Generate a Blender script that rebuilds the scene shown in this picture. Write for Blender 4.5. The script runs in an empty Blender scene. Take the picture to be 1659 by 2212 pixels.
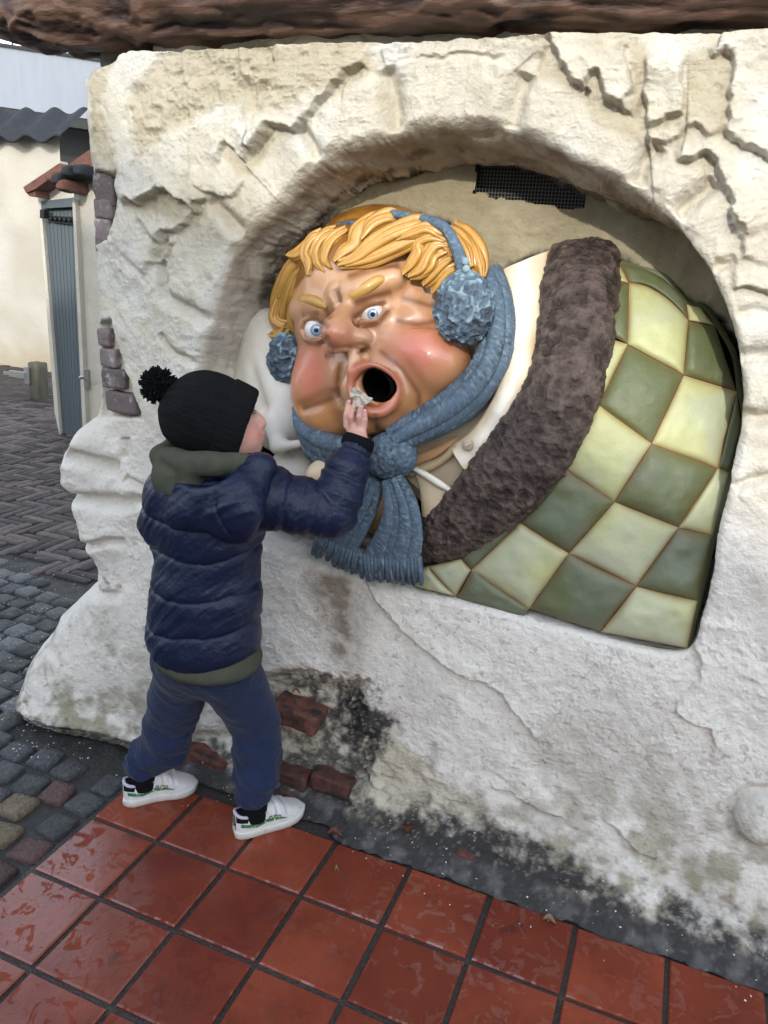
import bpy, math, random
import numpy as np
from mathutils import Vector, Matrix
random.seed(7); rng = np.random.default_rng(7)
scene = bpy.context.scene
COLL = scene.collection
R = math.radians

# ------------------------------------------------------------------ camera
CAM_C = np.array([1.30894325, -1.3784086, 1.49575963])
CAM_R = np.array([[0.9264361, 0.37015683, 0.0685571],
                  [0.17353924, -0.25832352, -0.95034367],
                  [-0.33406629, 0.89233003, -0.30355697]])      # rows: right, down, forward
FPX = 26 / 34.6 * 2212.0
cam = bpy.data.cameras.new('camera'); cam_o = bpy.data.objects.new('camera', cam); COLL.objects.link(cam_o)
cam.sensor_fit = 'VERTICAL'; cam.sensor_height = 34.6; cam.lens = 26.0
cam.clip_start = 0.02; cam.clip_end = 500
M = Matrix.Identity(4)
for i in range(3):
    M[i][0] = CAM_R[0][i]; M[i][1] = -CAM_R[1][i]; M[i][2] = -CAM_R[2][i]; M[i][3] = CAM_C[i]
cam_o.matrix_world = M
scene.camera = cam_o

# ------------------------------------------------------------------ sky, sun, exposure
SUN_TRAVEL = Vector((-0.045, 0.24, -0.092)).normalized()
world = bpy.data.worlds.new('World'); scene.world = world; world.use_nodes = True
wn = world.node_tree; wn.nodes.clear()
sky = wn.nodes.new('ShaderNodeTexSky'); sky.sky_type = 'NISHITA'; sky.sun_disc = False
to_sun = -SUN_TRAVEL
sky.sun_elevation = math.asin(to_sun.z); sky.sun_rotation = math.atan2(to_sun.x, to_sun.y)
sky.dust_density = 0.8; sky.ozone_density = 1.0; sky.air_density = 1.0
hs = wn.nodes.new('ShaderNodeHueSaturation'); hs.inputs['Saturation'].default_value = 0.45
bg = wn.nodes.new('ShaderNodeBackground'); bg.inputs[1].default_value = 0.15
wo = wn.nodes.new('ShaderNodeOutputWorld')
wn.links.new(sky.outputs[0], hs.inputs['Color']); wn.links.new(hs.outputs[0], bg.inputs[0]); wn.links.new(bg.outputs[0], wo.inputs[0])
sun = bpy.data.lights.new('sun', 'SUN'); sun.energy = 0.75; sun.angle = R(1.2); sun.color = (1.0, 0.95, 0.86)
sun_o = bpy.data.objects.new('sun', sun); COLL.objects.link(sun_o)
sun_o.rotation_euler = SUN_TRAVEL.to_track_quat('-Z', 'Y').to_euler()
vs = scene.view_settings; vs.view_transform = 'Standard'; vs.look = 'None'; vs.gamma = 1.0; vs.exposure = 1.80
scene.cycles.max_bounces = 8

# ------------------------------------------------------------------ helpers
def at(px, py, Y):                      # survey point -> position on the vertical plane y = Y
    d = CAM_R.T @ np.array([(px - 829.5) / FPX, (py - 1105.6) / FPX, 1.0])
    return CAM_C + d * ((Y - CAM_C[1]) / d[1])
def gz(px, py, z=0.0):
    d = CAM_R.T @ np.array([(px - 829.5) / FPX, (py - 1105.6) / FPX, 1.0])
    return CAM_C + d * ((z - CAM_C[2]) / d[2])
def pj(P):
    c = (np.asarray(P, float) - CAM_C) @ CAM_R.T
    return np.stack([829.5 + FPX * c[..., 0] / c[..., 2], 1105.6 + FPX * c[..., 1] / c[..., 2]], -1)

def lin(r, g, b):
    f = lambda c: (c / 255 / 12.92) if c / 255 <= 0.04045 else ((c / 255 + 0.055) / 1.055) ** 2.4
    return (f(r), f(g), f(b))
def sstep(a, b, x):
    t = np.clip((x - a) / (b - a), 0, 1); return t * t * (3 - 2 * t)

def vnoise(P, seed=0):
    P = np.asarray(P, float); i = np.floor(P).astype(np.int64); f = P - i
    u = f * f * f * (f * (f * 6 - 15) + 10)
    def h(a, b, c):
        n = (a * 374761393 + b * 668265263 + c * 1274126177 + seed * 974634777) & 0xffffffff
        n = ((n ^ (n >> 13)) * 1274126177) & 0xffffffff
        return ((n ^ (n >> 16)) & 0xffff) / 32767.5 - 1.0
    x, y, z = i[:, 0], i[:, 1], i[:, 2]; ux, uy, uz = u[:, 0], u[:, 1], u[:, 2]
    def L(a, b, t): return a + (b - a) * t
    return L(L(L(h(x, y, z), h(x + 1, y, z), ux), L(h(x, y + 1, z), h(x + 1, y + 1, z), ux), uy),
             L(L(h(x, y, z + 1), h(x + 1, y, z + 1), ux), L(h(x, y + 1, z + 1), h(x + 1, y + 1, z + 1), ux), uy), uz)
def fbm(P, octv=4, gain=0.5, seed=0):
    P = np.asarray(P, float); a = 1.0; s = 0; t = 0
    for o in range(octv):
        s = s + a * vnoise(P, seed + o); t += a; a *= gain; P = P * 2.03 + 17.3
    return s / t
def ridged(P, octv=4, seed=0):
    P = np.asarray(P, float); a = 1.0; s = 0; t = 0
    for o in range(octv):
        s = s + a * (1 - np.abs(vnoise(P, seed + o)) * 2); t += a; a *= 0.5; P = P * 2.07 + 9.1
    return s / t

# ---- objects
def put(o, parent=None):
    COLL.objects.link(o)
    if parent is not None: o.parent = parent
    return o
def world_origin(o):
    v = Vector((0, 0, 0))
    while o is not None: v += o.location; o = o.parent
    return v
def make(name, V, F, mat, parent=None, col=None, smooth=True):
    """V in world coordinates"""
    me = bpy.data.meshes.new(name)
    V = np.asarray(V, float)
    if isinstance(F, np.ndarray):
        n, k = F.shape
        me.vertices.add(len(V)); me.vertices.foreach_set('co', V.ravel())
        me.loops.add(n * k); me.loops.foreach_set('vertex_index', F.ravel().astype(np.int32))
        me.polygons.add(n); me.polygons.foreach_set('loop_start', np.arange(0, n * k, k, dtype=np.int32))
        try: me.polygons.foreach_set('loop_total', np.full(n, k, dtype=np.int32))
        except Exception: pass
        me.update(calc_edges=True); me.validate()
    else:
        me.from_pydata([tuple(v) for v in V], [], F); me.update()
    if smooth and len(me.polygons): me.polygons.foreach_set('use_smooth', np.ones(len(me.polygons), bool))
    if col is not None:
        a = me.attributes.new('Col', 'FLOAT_COLOR', 'POINT')
        c = np.ones((len(V), 4)); c[:, :3] = col; a.data.foreach_set('color', c.ravel())
    me.materials.append(mat)
    o = bpy.data.objects.new(name, me); put(o, parent)
    if parent is not None: o.location = -world_origin(parent)
    return o
def tag(o, label=None, cat=None, group=None, kind=None):
    if label: o['label'] = label
    if cat: o['category'] = cat
    if group: o['group'] = group
    if kind: o['kind'] = kind
    return o
def thing(name, loc, label, cat, group=None):
    o = bpy.data.objects.new(name, None); o.location = Vector(loc); o.empty_display_size = 0.1; put(o)
    return tag(o, label, cat, group)

# ---- geometry
def grid_faces(nu, nv, closed_u=False, closed_v=False, off=0):
    iu = np.arange(nu if closed_u else nu - 1); iv = np.arange(nv if closed_v else nv - 1)
    A, B = np.meshgrid(iu, iv, indexing='ij'); A1 = (A + 1) % nu; B1 = (B + 1) % nv
    f = np.stack([A * nv + B, A1 * nv + B, A1 * nv + B1, A * nv + B1], -1).reshape(-1, 4)
    return f + off
def catmull(P, n):
    P = np.asarray(P, float)
    Q = np.vstack([2 * P[0] - P[1], P, 2 * P[-1] - P[-2]])
    d = np.r_[0, np.cumsum(np.linalg.norm(np.diff(P, axis=0), axis=1))]
    t = np.linspace(0, d[-1], n); k = np.clip(np.searchsorted(d, t, side='right') - 1, 0, len(P) - 2)
    u = ((t - d[k]) / np.maximum(d[k + 1] - d[k], 1e-9))[:, None]
    p0, p1, p2, p3 = Q[k], Q[k + 1], Q[k + 2], Q[k + 3]
    return 0.5 * ((2 * p1) + (-p0 + p2) * u + (2 * p0 - 5 * p1 + 4 * p2 - p3) * u ** 2 + (-p0 + 3 * p1 - 3 * p2 + p3) * u ** 3)
def sweep(path, rw, rt, n=40, seg=16, front=(0, -1, 0), prof=None, power=1.0):
    """swept section: rw half width (in the plane across 'front'), rt half thickness (towards front)"""
    C = catmull(path, n); T = np.gradient(C, axis=0); T /= np.linalg.norm(T, axis=1)[:, None]
    Fv = np.asarray(front, float); S = np.cross(T, Fv); S /= np.maximum(np.linalg.norm(S, axis=1)[:, None], 1e-6)
    N = np.cross(S, T)
    N *= np.sign((N @ Fv))[:, None]
    tt = np.linspace(0, 1, n)
    w = np.interp(tt, np.linspace(0, 1, len(rw)), rw) if np.ndim(rw) else np.full(n, rw)
    h = np.interp(tt, np.linspace(0, 1, len(rt)), rt) if np.ndim(rt) else np.full(n, rt)
    a = np.linspace(0, 2 * np.pi, seg, endpoint=False)
    ca, sa = np.cos(a), np.sin(a)
    ca = np.sign(ca) * np.abs(ca) ** power; sa = np.sign(sa) * np.abs(sa) ** power
    m = np.ones((n, seg)) if prof is None else prof(tt[:, None], a[None, :])
    V = C[:, None, :] + S[:, None, :] * (w[:, None] * ca[None, :] * m)[..., None] + N[:, None, :] * (h[:, None] * sa[None, :] * m)[..., None]
    V = V.reshape(-1, 3); Fq = grid_faces(n, seg, closed_v=True)
    c0 = len(V); V = np.vstack([V, C[0], C[-1]])
    j = np.arange(seg); j1 = (j + 1) % seg
    f0 = np.stack([np.full(seg, c0), j1, j, j], -1); f1 = np.stack([np.full(seg, c0 + 1), (n - 1) * seg + j, (n - 1) * seg + j1, (n - 1) * seg + j1], -1)
    tris = [tuple(x[:3]) for x in f0] + [tuple(x[:3]) for x in f1]
    return V, [tuple(x) for x in Fq] + tris
def normals(V, F):
    F = np.asarray(F); N = np.zeros_like(V)
    fn = np.cross(V[F[:, 2]] - V[F[:, 0]], V[F[:, 3]] - V[F[:, 1]])
    for k in range(4): np.add.at(N, F[:, k], fn)
    return N / np.maximum(np.linalg.norm(N, axis=1)[:, None], 1e-12)
def box_vf(c, s, rz=0.0):
    c = np.asarray(c, float); s = np.asarray(s, float) / 2
    V = np.array([[x, y, z] for x in (-1, 1) for y in (-1, 1) for z in (-1, 1)], float) * s
    ca, sa = math.cos(rz), math.sin(rz); V = np.stack([V[:, 0] * ca - V[:, 1] * sa, V[:, 0] * sa + V[:, 1] * ca, V[:, 2]], 1) + c
    F = [(0, 1, 3, 2), (4, 6, 7, 5), (0, 4, 5, 1), (2, 3, 7, 6), (0, 2, 6, 4), (1, 5, 7, 3)]
    return V, F
def merge(parts):
    V = []; F = []; o = 0
    for v, f in parts:
        V.append(np.asarray(v)); F += [tuple(int(i) + o for i in q) for q in f]; o += len(v)
    return np.vstack(V), F
def round_box(s, n=6, r=0.25, amp=0.0, seed=0, scale=20):
    """rounded, uneven block centred on 0; returns verts, quad array"""
    g = np.linspace(-1, 1, n + 1); faces = []; Vs = []; off = 0
    for ax in range(3):
        for sg in (-1, 1):
            A, B = np.meshgrid(g, g, indexing='ij'); P = np.zeros((n + 1, n + 1, 3))
            P[..., ax] = sg; P[..., (ax + 1) % 3] = A * sg; P[..., (ax + 2) % 3] = B
            Vs.append(P.reshape(-1, 3)); faces.append(grid_faces(n + 1, n + 1, off=off)); off += (n + 1) ** 2
    V = np.vstack(Vs); F = np.vstack(faces)
    key = np.round(V * 1000).astype(int); _, idx, inv = np.unique(key, axis=0, return_index=True, return_inverse=True)
    V = V[idx]; F = inv.ravel()[F]
    inner = np.clip(V, -(1 - r), 1 - r); d = V - inner; L = np.linalg.norm(d, axis=1)[:, None]
    V = np.where(L > 1e-9, inner + d / np.maximum(L, 1e-9) * r, V)
    V = V * (np.asarray(s, float) / 2)
    if amp:
        N = V / np.maximum(np.linalg.norm(V, axis=1)[:, None], 1e-9)
        V = V + N * (amp * fbm(V * scale + seed * 7.7, 3, seed=seed))[:, None]
    return V, F

# ---- signed distance modelling
def Ell(c, r, rot=None):
    c = np.asarray(c, float); r = np.asarray(r, float) * np.ones(3)
    def f(P):
        q = P - c
        if rot is not None: q = q @ rot
        k0 = np.linalg.norm(q / r, axis=1); k1 = np.linalg.norm(q / (r * r), axis=1)
        return k0 * (k0 - 1) / np.maximum(k1, 1e-9)
    return f
def Cap(a, b, ra, rb=None):
    a = np.asarray(a, float); b = np.asarray(b, float); rb = ra if rb is None else rb
    def f(P):
        ab = b - a; t = np.clip(((P - a) @ ab) / max(ab @ ab, 1e-12), 0, 1)
        return np.linalg.norm(P - a - t[:, None] * ab, axis=1) - (ra + (rb - ra) * t)
    return f
def Chain(pts, rs):
    fs = [Cap(pts[i], pts[i + 1], rs[i], rs[i + 1]) for i in range(len(pts) - 1)]
    def f(P):
        d = fs[0](P)
        for g in fs[1:]: d = np.minimum(d, g(P))
        return d
    return f
def smin(a, b, k):
    h = np.clip(0.5 + 0.5 * (b - a) / k, 0, 1); return b + (a - b) * h - k * h * (1 - h)
def smax(a, b, k): return -smin(-a, -b, k)
def Mix(ops):
    """ops: list of (sign '+' or '-', f, k)"""
    def f(P):
        d = None
        for s, g, k in ops:
            v = g(P)
            if d is None: d = v
            elif s == '+': d = smin(d, v, k)
            else: d = smax(d, -v, k)
        return d
    return f
def sdf_mesh(f, lo, hi, h, B=6):
    lo = np.asarray(lo, float); hi = np.asarray(hi, float)
    nb = np.ceil((hi - lo) / (h * B)).astype(int); n = nb * B + 1
    cb = np.stack(np.meshgrid(*[np.arange(k) for k in nb], indexing='ij'), -1).reshape(-1, 3)
    d = f(lo + (cb + 0.5) * B * h)
    V = np.repeat(np.repeat(np.repeat(np.where(d < 0, -1.0, 1.0).reshape(nb), B, 0), B, 1), B, 2)
    V = np.pad(V, ((0, 1),) * 3, mode='edge').astype(np.float32)
    act = cb[np.abs(d) < B * h * 1.35]
    loc = np.stack(np.meshgrid(*[np.arange(B + 1)] * 3, indexing='ij'), -1).reshape(-1, 3)
    for s in range(0, len(act), 1500):
        idx = (act[s:s + 1500, None, :] * B + loc[None]).reshape(-1, 3)
        V[idx[:, 0], idx[:, 1], idx[:, 2]] = f(lo + idx * h)
    S = V < 0
    c = [S[i:n[0] - 1 + i, j:n[1] - 1 + j, k:n[2] - 1 + k] for i in (0, 1) for j in (0, 1) for k in (0, 1)]
    cnt = sum(x.astype(np.int8) for x in c); mixed = (cnt > 0) & (cnt < 8)
    cells = np.argwhere(mixed); ids = -np.ones(mixed.shape, np.int64); ids[mixed] = np.arange(len(cells))
    acc = np.zeros((len(cells), 3)); num = np.zeros(len(cells))
    for ax in range(3):
        for p in (0, 1):
            for q in (0, 1):
                o0 = np.zeros(3, int); o0[(ax + 1) % 3] = p; o0[(ax + 2) % 3] = q; o1 = o0.copy(); o1[ax] = 1
                a0 = cells + o0; a1 = cells + o1
                v0 = V[a0[:, 0], a0[:, 1], a0[:, 2]].astype(float); v1 = V[a1[:, 0], a1[:, 1], a1[:, 2]].astype(float)
                m = (v0 < 0) != (v1 < 0); t = np.where(m, v0 / np.where(m, v0 - v1, 1), 0)
                acc += np.where(m[:, None], o0 + t[:, None] * (o1 - o0), 0); num += m
    P = lo + (cells + acc / np.maximum(num, 1)[:, None]) * h
    quads = []
    for ax in range(3):
        sl0 = [slice(None)] * 3; sl1 = [slice(None)] * 3; sl0[ax] = slice(0, -1); sl1[ax] = slice(1, None)
        e = np.argwhere(S[tuple(sl0)] != S[tuple(sl1)]); b, c_ = (ax + 1) % 3, (ax + 2) % 3
        e = e[(e[:, b] > 0) & (e[:, c_] > 0) & (e[:, b] < n[b] - 1) & (e[:, c_] < n[c_] - 1)]
        def cid(db, dc):
            q = e.copy(); q[:, b] -= db; q[:, c_] -= dc; return ids[q[:, 0], q[:, 1], q[:, 2]]
        q = np.stack([cid(0, 0), cid(1, 0), cid(1, 1), cid(0, 1)], -1)
        flip = S[e[:, 0], e[:, 1], e[:, 2]]
        q[~flip] = q[~flip][:, ::-1]
        quads.append(q)
    return P, np.vstack(quads)[:, ::-1].copy() if False else np.vstack(quads)

# ---- materials
def mat(name, col=None, rough=0.6, bumps=(), var=0.0, var_scale=6.0, metal=0.0, coat=0.0, sheen=0.0, spec=0.5, dark=None, rnd=0.0, rough_var=0.0, stretch=(1, 1, 1)):
    m = bpy.data.materials.new(name); m.use_nodes = True; nt = m.node_tree; N = nt.nodes; Lk = nt.links
    b = N['Principled BSDF']; b.inputs['Roughness'].default_value = rough; b.inputs['Metallic'].default_value = metal
    b.inputs['Coat Weight'].default_value = coat; b.inputs['Coat Roughness'].default_value = 0.12
    b.inputs['Sheen Weight'].default_value = sheen; b.inputs['Specular IOR Level'].default_value = spec
    tc = N.new('ShaderNodeTexCoord'); oi = N.new('ShaderNodeObjectInfo')
    ml = N.new('ShaderNodeMath'); ml.operation = 'MULTIPLY'; ml.inputs[1].default_value = 37.0; Lk.new(oi.outputs['Random'], ml.inputs[0])
    mp = N.new('ShaderNodeMapping'); mp.inputs['Scale'].default_value = stretch
    Lk.new(tc.outputs['Object'], mp.inputs['Vector']); Lk.new(ml.outputs[0], mp.inputs['Location'])
    vec = mp.outputs[0]
    if col is None:
        a = N.new('ShaderNodeAttribute'); a.attribute_name = 'Col'; c = a.outputs['Color']
    else:
        a = N.new('ShaderNodeRGB'); a.outputs[0].default_value = (*col, 1); c = a.outputs[0]
    def noise(scale, detail=5, rough_=0.6):
        t = N.new('ShaderNodeTexNoise'); t.inputs['Scale'].default_value = scale; t.inputs['Detail'].default_value = detail; t.inputs['Roughness'].default_value = rough_
        Lk.new(vec, t.inputs['Vector']); return t.outputs['Fac']
    def mul(c, fac_out, lo, hi):
        mr = N.new('ShaderNodeMapRange'); mr.inputs[1].default_value = 0.3; mr.inputs[2].default_value = 0.7; mr.inputs[3].default_value = lo; mr.inputs[4].default_value = hi
        Lk.new(fac_out, mr.inputs[0])
        x = N.new('ShaderNodeMix'); x.data_type = 'RGBA'; x.blend_type = 'MULTIPLY'; x.inputs['Factor'].default_value = 1
        Lk.new(c, x.inputs['A']); Lk.new(mr.outputs[0], x.inputs['B']); return x.outputs['Result']
    if var: c = mul(c, noise(var_scale), 1 - var, 1 + var)
    if rnd: c = mul(c, oi.outputs['Random'], 1 - rnd, 1 + rnd)
    if dark:
        sc, lo_, hi_, dc = dark
        t = noise(sc, 6, 0.7); mr = N.new('ShaderNodeMapRange'); mr.inputs[1].default_value = lo_; mr.inputs[2].default_value = hi_; Lk.new(t, mr.inputs[0])
        x = N.new('ShaderNodeMix'); x.data_type = 'RGBA'; Lk.new(mr.outputs[0], x.inputs['Factor']); Lk.new(c, x.inputs['A']); x.inputs['B'].default_value = (*dc, 1); c = x.outputs['Result']
    Lk.new(c, b.inputs['Base Color'])
    if rough_var:
        mr = N.new('ShaderNodeMapRange'); mr.inputs[1].default_value = 0.35; mr.inputs[2].default_value = 0.65; mr.inputs[3].default_value = rough - rough_var; mr.inputs[4].default_value = rough + rough_var
        Lk.new(noise(9), mr.inputs[0]); Lk.new(mr.outputs[0], b.inputs['Roughness'])
    prev = None
    for sc, dist in bumps:
        bp = N.new('ShaderNodeBump'); bp.inputs['Strength'].default_value = 1.0; bp.inputs['Distance'].default_value = dist
        Lk.new(noise(sc, 7, 0.62), bp.inputs['Height'])
        if prev is not None: Lk.new(prev, bp.inputs['Normal'])
        prev = bp.outputs[0]
    if prev is not None: Lk.new(prev, b.inputs['Normal'])
    return m

# survey sheets (crops of the site survey) -> survey coordinates
def sheet(ox, oy, s): return lambda pts: [(ox + x * s, oy + y * s) for x, y in pts]
c1 = sheet(0, 0, .36); c2 = sheet(531, 0, .36); c3 = sheet(1062, 0, .36); c4 = sheet(995.4, 298.6, .54)
c5 = sheet(564, 431.4, .34); c7 = sheet(829.5, 829.5, .24); c8 = sheet(1061.8, 497.7, .42)
cL = sheet(0, 929, .30); cB = sheet(530.9, 1393.6, .37); cR = sheet(1061.8, 1393.6, .37)

# ------------------------------------------------------------------ structure: the plaster wall with its arched niche
YF = 0.42
def wall_xz(pts, Y=YF): return np.array([at(x, y, Y)[[0, 2]] for x, y in pts])
open_pts = np.array(list(map(tuple, [(.30, .708), (.18, .712), (.09, .74), (.055, .82), (.045, .95), (.05, 1.10), (.066, 1.22), (.095, 1.33), (.138, 1.449), (.186, 1.537), (.297, 1.635), (.408, 1.727), (.536, 1.773),
     (.646, 1.801), (.712, 1.810), (.797, 1.811), (.892, 1.790), (1.048, 1.725), (1.149, 1.683), (1.212, 1.640), (1.277, 1.580), (1.373, 1.449), (1.432, 1.26), (1.438, 1.04), (1.441, .90), (1.442, .78), (1.436, .705), (1.405, .674), (1.30, .668), (1.11, .676), (.87, .684), (.74, .687), (.54, .695), (.38, .702)])))
CEN = np.array([.75, 1.15])
def polar_radius(loop, ang):
    d = np.vstack([loop, loop[:1]]) - CEN; seg = catmull(d, 1500)
    a = np.arctan2(seg[:, 1], seg[:, 0]); r = np.hypot(seg[:, 0], seg[:, 1]); o = np.argsort(a)
    return np.interp(ang, np.r_[a[o] - 2 * np.pi, a[o], a[o] + 2 * np.pi], np.r_[r[o], r[o], r[o]])
NA = 2000
left_sil = [(184, 60), (184, 85), (181, 130), (184, 165), (192, 205), (192, 260), (198, 330), (208, 400), (206, 470), (208, 560), (214, 640), (214, 720), (216, 800), (218, 858), (196, 900), (172, 922), (166, 950), (142, 966), (134, 990), (136, 1030), (150, 1070), (146, 1090), (156, 1130), (160, 1150), (164, 1180), (180, 1200), (186, 1240), (186, 1262), (160, 1290), (122, 1325), (102, 1345), (92, 1375), (74, 1400), (56, 1428), (50, 1440), (42, 1470), (38, 1500), (52, 1515), (48, 1540), (36, 1560)]
lp = np.array([at(x, y, 0.45 if y < 900 else 0.45 - 0.12 * min(1, (y - 900) / 600))[[0, 2]] for x, y in left_sil])
lp[lp[:, 1] > 1.02, 0] -= .032; lp[:2, 0] -= .045; lp[2, 0] -= .03; lp[0] = (lp[1][0], 2.15); lp[-1][1] = 0.0; lp[-2][1] = max(lp[-2][1], .035)
outer = np.vstack([lp[::-1], [(lp[0][0], 2.15), (2.3, 2.15), (2.3, 0.0)]])       # counter-clockwise seen from the front: left foot up, top, right, foot
def ray_hit(loop, ang):
    P = loop - CEN; Q = np.roll(P, -1, 0); D = np.stack([np.cos(ang), np.sin(ang)], 1); best = np.full(len(ang), 9.0)
    for p, q in zip(P, Q):
        e = q - p; den = D[:, 0] * e[1] - D[:, 1] * e[0]
        with np.errstate(divide='ignore', invalid='ignore'):
            t = (p[0] * e[1] - p[1] * e[0]) / den; u = (p[0] * D[:, 1] - p[1] * D[:, 0]) / den
        ok = (t > .2) & (u >= -1e-6) & (u <= 1 + 1e-6) & np.isfinite(t); best = np.where(ok & (t < best), t, best)
    return best
# angular samples spread evenly along the outer boundary and the opening
ang = np.linspace(-np.pi, np.pi, 20001)[:-1]
ro0 = np.minimum(ray_hit(outer, ang), 1.9); ri0 = polar_radius(open_pts, ang)
pp = np.stack([np.cos(ang) * ro0, np.sin(ang) * ro0], 1); w = np.linalg.norm(np.roll(pp, -1, 0) - pp, axis=1); w = np.minimum(w, .004) + ri0 * (ang[1] - ang[0])
cw = np.r_[0, np.cumsum(w)]; ANG = np.interp(np.linspace(0, cw[-1], NA, endpoint=False), cw, np.r_[ang, np.pi])
RI = polar_radius(open_pts, ANG); RO = np.interp(ANG, ang, ro0)
RI = RI + .009 * fbm(np.stack([np.cos(ANG) * 8, np.sin(ANG) * 8, 0 * ANG], 1), 5, .6, seed=3)

def seg_dist(pl, X):
    """nearest signed distance to an open polyline, with arc parameter"""
    best = np.full(len(X), 1e9); sg = np.zeros(len(X)); tt = np.zeros(len(X))
    L = np.r_[0, np.cumsum(np.linalg.norm(np.diff(pl, axis=0), axis=1))]
    for i in range(len(pl) - 1):
        a, b = pl[i], pl[i + 1]; ab = b - a; t = np.clip(((X - a) @ ab) / (ab @ ab), 0, 1)
        v = X - a - t[:, None] * ab; d = np.hypot(v[:, 0], v[:, 1]); m = d < best
        best = np.where(m, d, best); sg = np.where(m, np.sign(ab[0] * (X[:, 1] - a[1]) - ab[1] * (X[:, 0] - a[0])), sg); tt = np.where(m, (L[i] + t * (L[i + 1] - L[i])) / L[-1], tt)
    return best, np.where(sg == 0, 1, sg), tt
LEDGES = [  # (points, height, reach): the plaster coat to the left of the line stands proud
    (c1([(700, 1000), (790, 970), (900, 905), (1080, 800), (1200, 720), (1340, 640)])[::-1], .006, .05),
    (c1([(745, 1250), (790, 1190), (840, 1215), (890, 1190), (990, 1135), (1100, 1200), (1160, 1235), (1250, 1170)]), .022, .10),
    (c1([(1160, 1080), (1230, 1160), (1390, 1165), (1480, 1080)]), .010, .06),
    (c1([(1320, 1010), (1330, 860), (1360, 850), (1470, 980), (1490, 880), (1530, 905), (1650, 730)]), .014, .06),
    (c1([(950, 1475), (1000, 1400), (1100, 1345), (1180, 1230)]), .016, .07),
    (c1([(860, 1659), (900, 1580), (1000, 1560), (1060, 1420)]), .012, .06),
    (c2([(0, 985), (60, 890), (150, 740), (250, 760), (300, 780), (330, 720), (480, 590), (600, 420), (690, 380), (760, 420)]), .020, .08),
    (c2([(800, 300), (900, 255), (1000, 245)])[::-1], .010, .05),
    (c2([(1000, 330), (1250, 320), (1580, 350)]), .006, .05),
    (c2([(1420, 205), (1560, 250), (1650, 230), (1800, 280), (1790, 370)])[::-1], .009, .05),
    (c3([(270, 300), (300, 230), (350, 235), (400, 390), (560, 520), (600, 450), (640, 460), (680, 590), (800, 670), (870, 720)]), .020, .07),
    (c3([(790, 660), (840, 520), (810, 400), (800, 240)]), .014, .05),
    (c3([(930, 300), (955, 400), (920, 600), (935, 770), (1050, 710), (1150, 690), (1165, 560), (1150, 420), (1200, 310)]), .018, .08),
    (c3([(1300, 260), (1340, 330), (1400, 290), (1440, 350), (1420, 560), (1400, 790), (1480, 830), (1600, 930), (1800, 990)]), .018, .09),
    (c3([(930, 870), (1000, 830), (1050, 850), (1150, 800), (1220, 730), (1270, 750), (1300, 850)]), .014, .05),
    (c3([(1060, 950), (1130, 970), (1200, 960), (1280, 920), (1350, 970), (1400, 1100), (1450, 1280), (1500, 1370), (1520, 1450)]), .022, .07),
    (c4([(1080, 600), (1140, 590), (1229, 612), (1300, 640)]), .014, .06),
    (c4([(1110, 480), (1130, 440), (1100, 380), (1085, 290)])[::-1], .014, .06),
    ([(770, 1250), (830, 1330), (900, 1400), (980, 1450), (1080, 1490), (1130, 1555), (1165, 1600), (1210, 1610)], .013, .16),
    (cR([(960, 0), (1180, 40), (1215, 110), (1200, 230), (1100, 330), (1090, 390), (1170, 470), (1280, 500), (1310, 600), (1210, 720)]), .010, .06),
    (cR([(0, 780), (140, 820), (260, 890), (370, 950), (440, 970)]), .010, .06),
    (cR([(640, 970), (760, 1040), (860, 1150), (990, 1190)]), .010, .05),
    ([(640, 1470), (760, 1480), (790, 1560), (770, 1640), (830, 1700)], .0, .05),
]
GROOVES = [  # (points, depth, half width)
    (c1([(1215, 1180), (1310, 1280), (1430, 1400)]), .022, .020), (c2([(300, 740), (330, 790), (415, 950)]), .020, .017),
    (c2([(815, 380), (845, 560), (880, 790)]), .026, .026), (c3([(205, 420), (150, 560), (90, 780)]), .026, .025),
    (c3([(1010, 850), (920, 960), (855, 1110)]), .024, .020), (c3([(1350, 1070), (1200, 1190), (1095, 1290)]), .024, .020),
    ([(450, 600), (490, 560), (520, 520)], .0, .01), ([(355, 500), (330, 560), (345, 640), (430, 690), (460, 690)], .020, .018),
    ([(330, 720), (360, 760), (420, 790)], .010, .012), (c4([(1010, 505), (1060, 500), (1110, 480)]), .014, .012),
    (c4([(1115, 885), (1180, 870), (1260, 880)]), .022, .018), (c4([(1115, 1125), (1180, 1130), (1270, 1120)]), .022, .018),
    (c4([(1090, 1410), (1150, 1375), (1260, 1345)]), .016, .012), (c4([(1100, 700), (1180, 690), (1260, 720)]), .010, .012),
    (cL([(555, 130), (640, 190), (730, 250), (830, 300)]), .035, .020), (cL([(470, 430), (580, 470), (720, 490), (880, 525), (1030, 500)]), .035, .018),
    (cL([(520, 800), (680, 820), (800, 790), (930, 800)]), .020, .012), (cL([(860, 350), (960, 420), (1050, 480)]), .018, .014),
    (cL([(600, 1110), (720, 1150), (900, 1170), (880, 1080)]), .016, .014), (cL([(450, 1560), (540, 1740), (620, 1840)]), .006, .006),
    (cL([(130, 1890), (200, 1920), (260, 1930)]), .02, .012), (cL([(850, 60), (870, 150), (840, 230)]), .012, .014),
    ([(265, 440), (330, 415), (395, 425)], .0, .01),
]
ROUGH = [(c1([(750, 560), (940, 340), (1060, 250), (1659, 240), (1659, 560), (1300, 640), (1000, 800), (830, 980), (760, 720)]), .016, 34.),
         (c2([(0, 280), (700, 250), (800, 400), (500, 560), (250, 640), (0, 700)]), .010, 38.),
         (c1([(500, 560), (560, 950), (720, 1060), (700, 960), (600, 700)]), .010, 30.),
         ([(590, 1440), (760, 1470), (900, 1600), (1150, 1760), (1650, 2000), (1659, 2100), (900, 1800), (560, 1700)], .006, 45.)]
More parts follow.
